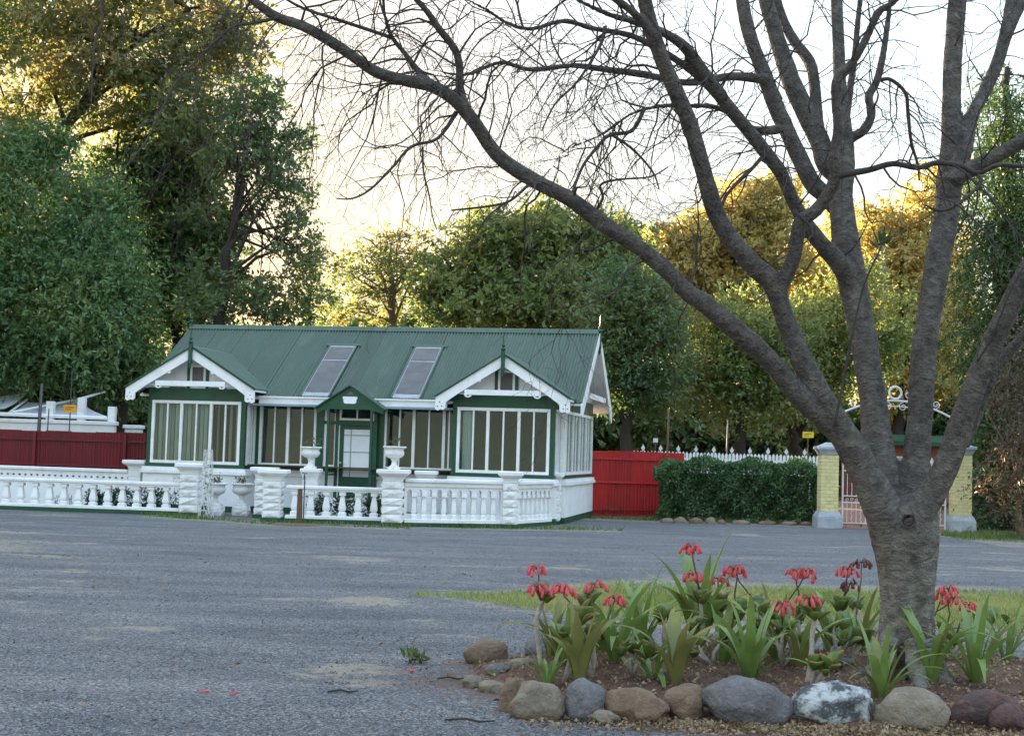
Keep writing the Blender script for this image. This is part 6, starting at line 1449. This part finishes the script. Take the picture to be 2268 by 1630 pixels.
# stones closing the ring at the back
for i, t in enumerate(np.linspace(0.35, 2.75, 9)):
    x, y = BEDC[0] + BEDR[0] * 1.02 * math.cos(t), BEDC[1] + BEDR[1] * 1.02 * math.sin(t); me = blob(340 + i, 0.2, 0.14, 0.12, 0.16, 3, 0.3); me.materials.append(M[('stone_tan', 'stone_grey', 'stone_brown')[i % 3]])
    tag(put('boulder', me, None, (x, y, 0.05), (0, 0, random.uniform(0, 3))), 'low stone of the back edge of the bed, ' + ['at its right end', 'second from the right end', 'third from the right end', 'behind the bare trunk', 'behind the middle plants', 'behind the tallest flowers', 'third from the left end', 'second from the left end', 'at its left end'][i], 'stone', 'stones closing the back of the bed')

# ------------------------------------------------------------------ plants of the bed
def sword_mesh(ln, w, bend, fold, seed, mat):
    """strap leaf along +z, bending towards +x"""
    rn = random.Random(seed); V = []; fs = []; k = 12
    for i in range(k + 1):
        t = i / k; a = bend * t * t
        x = ln * (t * math.sin(a * 0.6)); z = ln * t * math.cos(a * 0.55)
        ww = w * (0.55 + 0.9 * t - 0.55 * t * t) * (1 - t ** 4) + 0.001
        ww *= 1 + 0.06 * math.sin(t * 17 + seed)
        c = (x, 0, z); f = fold * (1 - 0.5 * t)
        nx, nz = math.cos(a), -math.sin(a)
        V += [(c[0] - f * ww * nx, -ww, c[2] - f * ww * nz), (c[0], 0, c[2]), (c[0] - f * ww * nx, ww, c[2] - f * ww * nz)]
    for i in range(k): b = 3 * i; fs += [(b, b + 1, b + 4, b + 3), (b + 1, b + 2, b + 5, b + 4)]
    return MB().add(V, fs).mesh('leaf', M[mat], smooth=True)
SW = {m_: [sword_mesh(1.0, 0.050 + 0.012 * (i % 3), 0.25 + 0.24 * i, 0.32, i, m_) for i in range(5)] for m_ in ('leaf_sword', 'leaf_sword_old')}
def sword_plant(px, py_, label, n, ln, seed, spread=0.5, mat='leaf_sword', dirs=None, wide=1.0):
    q = G(px, py_, 0.08); z = bed_z(q[0], q[1]); r = empty('strap_leaved_plant', (q[0], q[1], z - 0.01), label, 'plant', 0, 'strap-leaved plants of the bed'); rn = random.Random(seed)
    for i in range(n):
        a = 2.4 * i + rn.uniform(-0.4, 0.4); t = (i + 0.5) / n; lean = 0.82 * spread * (0.12 + 0.9 * t) * rn.uniform(0.7, 1.25); l = ln * 1.12 * rn.uniform(0.7, 1.12) * (1.0 if i else 1.05)
        mm = mat if rn.random() < 0.8 else 'leaf_sword_old'
        o = put('leaf', SW[mm][min(4, int(t * 5))], r, (0.03 * math.cos(a), 0.03 * math.sin(a), 0), (0, lean, a), (l, l * 1.0 * wide, l))
SWP = [(1495, 1518, 'broad brownish strap leaves standing behind the squarish brown boulder', 7, 0.50, 0.35, 'leaf_sword_old', 1.5), (1362, 1471, 'spreading strap-leaved plant under the lone flower left of centre', 13, 0.62, 0.75, 'leaf_sword', 1.0),
 (1545, 1440, 'tall strap-leaved plant in the middle of the bed, below the highest flower', 14, 0.78, 0.7, 'leaf_sword', 1.0), (1663, 1506, 'bright green open strap-leaved plant behind the largest boulder', 10, 0.58, 0.75, 'leaf_sword', 1.25), (1949, 1548, 'strap-leaved plant at the front left foot of the bare trunk', 10, 0.46, 0.8, 'leaf_sword', 1.0),
 (2062, 1528, 'strap-leaved plant at the right foot of the bare trunk', 7, 0.56, 0.5, 'leaf_sword', 1.0), (2160, 1526, 'wide strap-leaved plant right of the bare trunk', 13, 0.56, 0.85, 'leaf_sword', 1.0), (1282, 1512, 'upright narrow strap-leaved plant behind the grey boulder', 6, 0.58, 0.2, 'leaf_sword_old', 1.2),
 (1213, 1505, 'dark low strap-leaved clump at the left end of the bed', 8, 0.26, 0.6, 'leaf_sword', 1.2), (1222, 1448, 'yellowing upright leaves behind the leftmost flowers', 6, 0.46, 0.35, 'leaf_sword_old', 1.2), (1900, 1450, 'strap-leaved plant half hidden left of the bare trunk', 9, 0.50, 0.8, 'leaf_sword', 1.0),
 (1770, 1490, 'leaning strap leaves beside the pale stem, left of the lichen boulder', 8, 0.52, 0.6, 'leaf_sword', 1.0), (1445, 1500, 'low flopping strap leaves between the brown boulders', 8, 0.36, 1.1, 'leaf_sword', 1.0), (1600, 1470, 'strap-leaved plant right of the middle of the bed', 9, 0.56, 0.7, 'leaf_sword', 1.0), (1250, 1470, 'strap-leaved plant behind the curling white stem', 9, 0.5, 0.6, 'leaf_sword', 1.0), (1720, 1470, 'strap-leaved plant under the big frilled flower head', 9, 0.55, 0.6, 'leaf_sword', 1.0), (1840, 1440, 'strap-leaved plant at the back below the cupped leaf head', 9, 0.5, 0.6, 'leaf_sword', 1.0), (1420, 1440, 'tall thin strap leaves behind the lone flower', 8, 0.6, 0.4, 'leaf_sword', 0.8), (2230, 1470, 'strap-leaved plant at the right end of the bed', 9, 0.45, 0.7, 'leaf_sword', 1.0), (1330, 1440, 'strap leaves at the back of the bed, left of the lone flower', 8, 0.5, 0.5, 'leaf_sword', 1.0)]
for i, (px, py_, lab, n, ln, sp_, mt, wd) in enumerate(SWP): sword_plant(px, py_, lab, n + 4, ln * 0.98, 70 + i, sp_, mt, wide=wd)
def round_leaf(seed):
    """thick obovate succulent leaf along +z with a red rim"""
    rn = random.Random(seed); mb = MB(); k = 14; w = 0.42
    out = []
    for i in range(k):
        t = 2 * PI * i / k; zz = 0.55 - 0.45 * math.cos(t); ww = w * math.sin(t) * (0.55 + 0.5 * zz); out.append((ww, zz))
    inn = [(p[0] * 0.93, 0.55 + (p[1] - 0.55) * 0.95) for p in out]
    cup = lambda p: 0.20 * (p[0] / w) ** 2 * -1 + 0.10 * (p[1] - 0.5) ** 2
    V = [(cup(p), p[0], p[1]) for p in out] + [(cup(p) + 0.045, p[0], p[1]) for p in inn] + [(cup(p) - 0.045, p[0], p[1]) for p in inn] + [(0.055, 0, 0.55), (-0.05, 0, 0.55)]
    fs = []; mi = []
    for i in range(k):
        j = (i + 1) % k; fs += [(i, j, k + j, k + i), (j, i, 2 * k + i, 2 * k + j), (k + i, k + j, 3 * k), (2 * k + j, 2 * k + i, 3 * k + 1)]; mi += [1, 1, 0, 0]
    mb.v = V; mb.f = fs; mb.mi = mi
    return mb.mesh('leaf', M['leaf_round'], M['leaf_rim'], smooth=True)
RL = [round_leaf(i) for i in range(2)]
def bell():
    """drooping tubular flower hanging along -z with flared tips"""
    mb = MB(); mb.tube([(0, 0, 0.0), (0.006, 0, 0.004), (0.012, 0, -0.006)], [0.0022, 0.002, 0.003], 5)
    mb.lathe([(0.004, -0.046), (0.0095, -0.042), (0.0090, -0.030), (0.0085, -0.015), (0.005, -0.005), (0.002, -0.003)], 7, (0.012, 0, 0))
    for i in range(5):
        a = 2 * PI * i / 5; c, s = math.cos(a), math.sin(a); mb.add([(0.012 + 0.009 * c - 0.004 * s, 0.009 * s + 0.004 * c, -0.041), (0.012 + 0.009 * c + 0.004 * s, 0.009 * s - 0.004 * c, -0.041), (0.012 + 0.022 * c, 0.022 * s, -0.046)], [(0, 1, 2)])
    return mb
BELL = bell().mesh('flower', M['red_petal'], smooth=True); BELLD = bell().mesh('flower', M['dry_petal'], smooth=True)
def succulent(px, py_, label, seed, nl=9, h=0.25, stem=None, heads=(), stem_pale=True, rad=0.16, ls=0.105):
    """round-leaved succulent: woody stem, rosettes of leaves, flower stalks with heads of hanging bells"""
    q = G(px, py_, 0.08); z = bed_z(q[0], q[1]); o3 = Vector((q[0], q[1], z)); rn = random.Random(seed)
    r = empty('flowering_succulent' if heads else 'succulent', tuple(o3), label, 'succulent')
    Y = q[1]
    if stem:
        pts = [Vector(P(x, y, Y)) - o3 for x, y in stem]; pts[0] = Vector((pts[0].x, pts[0].y, min(0, pts[0].z) - 0.01))
        fine = []
        for i in range(len(pts) - 1):
            for t in (0, 0.33, 0.66): fine.append(pts[i].lerp(pts[i + 1], t) + Vector((rn.gauss(0, 0.003), rn.gauss(0, 0.004), 0)))
        fine.append(pts[-1]); m1 = MB(); m1.tube(fine, [0.021 * (1 - 0.35 * i / len(fine)) * rn.uniform(0.9, 1.12) for i in range(len(fine))], 8); m1.build('stem', M['pale_stem'], r, True); tops = [fine[-1]]
    else:
        tops = []
        m1 = MB()
        for k in range(3):
            t_ = Vector((rn.uniform(-rad, rad), rn.uniform(-rad, rad) * 0.7, h * rn.uniform(0.5, 1.0))); m1.tube([(0, 0, -0.02), t_ * 0.5 + Vector((rn.gauss(0, 0.02), 0, 0)), t_], [0.018, 0.016, 0.012], 7); tops.append(t_)
        m1.build('stem', M['pale_stem'], r, True)
    for i in range(nl):
        c = tops[i % len(tops)]; a = 2.4 * i + rn.uniform(-0.5, 0.5); lean = rn.uniform(0.15, 1.05); s = ls * rn.uniform(0.55, 1.3)
        put('leaf', RL[i % 2], r, (c.x + 0.01 * math.cos(a), c.y + 0.01 * math.sin(a), c.z - 0.05 * rn.random()), (rn.uniform(-0.3, 0.3), lean, a), (s * 1.15, s * 1.1, s * 1.15))
    for j, hd in enumerate(heads):
        hx, hy_, nb, dry = hd[:4]; t_ = Vector(P(hx, hy_, Y + rn.uniform(-0.1, 0.1))) - o3; s0 = tops[j % len(tops)]
        m1 = MB(); m1.tube([s0, s0.lerp(t_, 0.4) + Vector((rn.gauss(0, 0.015), 0, 0.02)), s0.lerp(t_, 0.75) + Vector((rn.gauss(0, 0.006), 0, 0)), t_], [0.0085, 0.007, 0.006, 0.005], 6); st = m1.build('flower_stalk', M['stalk'], r, True)
        m1 = MB(); rays = []
        for k in range(nb):
            a = 2.4 * k; e = 0.058 * math.sqrt((k + 0.5) / nb) * 1.15; tip = t_ + Vector((e * math.cos(a), e * math.sin(a), 0.034 - 9.0 * e * e + rn.uniform(-0.012, 0.012)))
            m1.tube([t_, t_.lerp(tip, 0.6) + Vector((0, 0, 0.008)), tip], [0.003, 0.0025, 0.002], 4); rays.append((tip, a))
        m1.build('flower_head', M['stalk'], r, True)
        for tip, a in rays:
            s = rn.uniform(1.05, 1.55); put('flower', BELLD if dry else BELL, st, tuple(tip), (rn.uniform(-0.25, 0.25), rn.uniform(-0.45, 0.1), a), (s, s, s))
SUC = [
 (1195, 1478, 'leftmost red-flowered succulent on a curling white stem', dict(nl=11, stem=[(1200, 1480), (1190, 1410), (1188, 1370), (1200, 1335), (1205, 1325)], heads=[(1190, 1260, 8, 0), (1193, 1302, 12, 0)], h=0.2)),
 (1240, 1500, 'red-flowered succulent with a pale crooked stem, second from left', dict(nl=13, stem=[(1250, 1510), (1270, 1440), (1278, 1400), (1282, 1370)], heads=[(1245, 1303, 14, 0)])),
 (1300, 1480, 'small-headed red succulent third from left, behind the grey boulder', dict(nl=9, stem=[(1320, 1480), (1310, 1410), (1300, 1345)], heads=[(1318, 1295, 8, 0)])),
 (1366, 1465, 'succulent with one rounded red head above the spreading strap leaves', dict(nl=9, heads=[(1362, 1326, 12, 0)])),
 (1540, 1450, 'tallest red-flowered succulent in the middle, two heads one above the other', dict(nl=11, h=0.5, stem=[(1560, 1450), (1556, 1380), (1552, 1330)], heads=[(1532, 1212, 12, 0), (1536, 1274, 12, 0)])),
 (1600, 1440, 'red-flowered succulent just right of the tallest one', dict(nl=13, h=0.4, stem=[(1605, 1450), (1600, 1390), (1592, 1345)], heads=[(1590, 1282, 9, 0)])),
 (1650, 1440, 'red-flowered succulent with a twin-stalked head, in the middle of the bed', dict(nl=13, h=0.35, heads=[(1626, 1260, 10, 0), (1634, 1264, 8, 0)])),
 (1735, 1480, 'red-flowered succulent with a big frilled head, left of the pale straight stem', dict(nl=11, h=0.25, heads=[(1733, 1340, 16, 0)])),
 (1765, 1470, 'red-flowered succulent with a wide tall double head', dict(nl=9, h=0.4, heads=[(1766, 1266, 12, 0), (1786, 1266, 12, 0)])),
 (1790, 1520, 'red-flowered succulent on a pale straight leaning stem', dict(nl=11, stem=[(1786, 1520), (1798, 1450), (1800, 1400), (1806, 1360)], heads=[(1792, 1326, 10, 0)])),
 (1850, 1460, 'red-flowered succulent with cupped leaf head left of the trunk', dict(nl=11, stem=[(1842, 1460), (1850, 1390), (1862, 1345)], heads=[(1878, 1262, 10, 0), (1882, 1294, 8, 1)])),
 (1920, 1420, 'dry-headed succulent leaning close to the left of the trunk', dict(nl=10, h=0.3, heads=[(1908, 1246, 10, 1)])),
 (2095, 1440, 'red-flowered succulent with clustered heads right of the trunk', dict(nl=11, h=0.32, heads=[(2088, 1318, 8, 0), (2101, 1306, 12, 0), (2112, 1326, 8, 0)])),
 (2150, 1450, 'rightmost red-flowered succulent, in the right corner of the bed', dict(nl=13, h=0.2, heads=[(2146, 1340, 12, 0)]))]
for i, (px, py_, lab, kw) in enumerate(SUC): succulent(px, py_, lab, 500 + i, **kw)
LOW = [(1260, 1470, 'behind the grey boulder'), (1310, 1500, 'low at the left front, behind the wide brown boulder'), (1480, 1460, 'left of the tallest flowers'), (1580, 1480, 'in the middle of the bed'), (1630, 1450, 'behind the bright strap-leaved plant'), (1720, 1470, 'below the big frilled flower head'), (1800, 1540, 'in front of the pale straight stem'), (1840, 1480, 'behind the lichen boulder'), (1930, 1400, 'against the left side of the trunk'), (2105, 1470, 'against the right side of the trunk'), (2200, 1430, 'at the right end, with large round leaves'), (1680, 1400, 'at the back, right of the middle'), (1400, 1500, 'just behind the wide brown boulder'), (1870, 1480, 'between lichen boulder and trunk')]
for i, (px, py_, lab) in enumerate(LOW): succulent(px, py_, 'round-leaved green succulent ' + lab, 600 + i, nl=13, h=0.18 + 0.09 * (i % 3), rad=0.17, ls=0.115)
# bits lying on the yard: fallen twigs, petals, a weed
for i, (px, py_, ln, a, lab) in enumerate(((1000, 1506, 0.20, 0.05, 'short dark twig on the gravel left of the bed'), (760, 1535, 0.20, 0.1, 'dark twig on the gravel below the middle'), (1130, 1555, 0.22, -0.2, 'dark twig beside the leaning narrow stone'), (1040, 1600, 0.30, -0.1, 'long dark twig near the bottom edge'), (930, 1465, 0.16, 0.3, 'curved twig on the gravel near the weed'))):
    q = G(px, py_); m1 = MB(); m1.tube([(-ln / 2, 0, 0.01), (-ln * 0.1, 0.02, 0.02), (ln * 0.2, -0.01, 0.012), (ln / 2, 0.02, 0.015)], [0.006, 0.008, 0.007, 0.004], 6); o = m1.build('fallen_twig', M['bark_dark'], None, True, (q[0], q[1], 0), (0, 0, a)); tag(o, lab, 'twig')
for i, (px, py_, lab) in enumerate(((907, 1489, 'right of the dark weed'), (919, 1447, 'just above the weed'), (463, 1535, 'left on the gravel'), (527, 1537, 'on the gravel beside another petal'))):
    q = G(px, py_); o = put('fallen_flower', BELL, None, (q[0], q[1], 0.012), (1.5, 0, i), (1.2, 1.2, 1.2)); tag(o, 'fallen pink-red flower ' + lab, 'flower')
q = G(907, 1467); tuft('weed', (q[0], q[1], 0), 46, 0.09, 0.09, M['urn_leaf'], 'small dark weed growing in the gravel left of the bed', 'plant', 91, wide=0.35, h=1.2)
q = G(936, 1468); tuft('weed', (q[0], q[1], 0), 26, 0.06, 0.06, M['urn_leaf'], 'tiny pale green weed right of the dark weed', 'plant', 92, wide=0.35, h=1.2)
# dry weeds along the foot of the red fence
for i, px in enumerate((1345, 1375, 1410, 1440)):
    q = G(px, 1142); tuft('dry_weed', (q[0], q[1] - 0.25, 0), 60, 0.35, 0.25, M['lf_brown'], f'dry weed at the foot of the bright red fence, {["nearest the cottage", "second from the cottage", "third from the cottage", "nearest the hedge"][i]}', 'plant', 95 + i, wide=0.25, h=1.0)
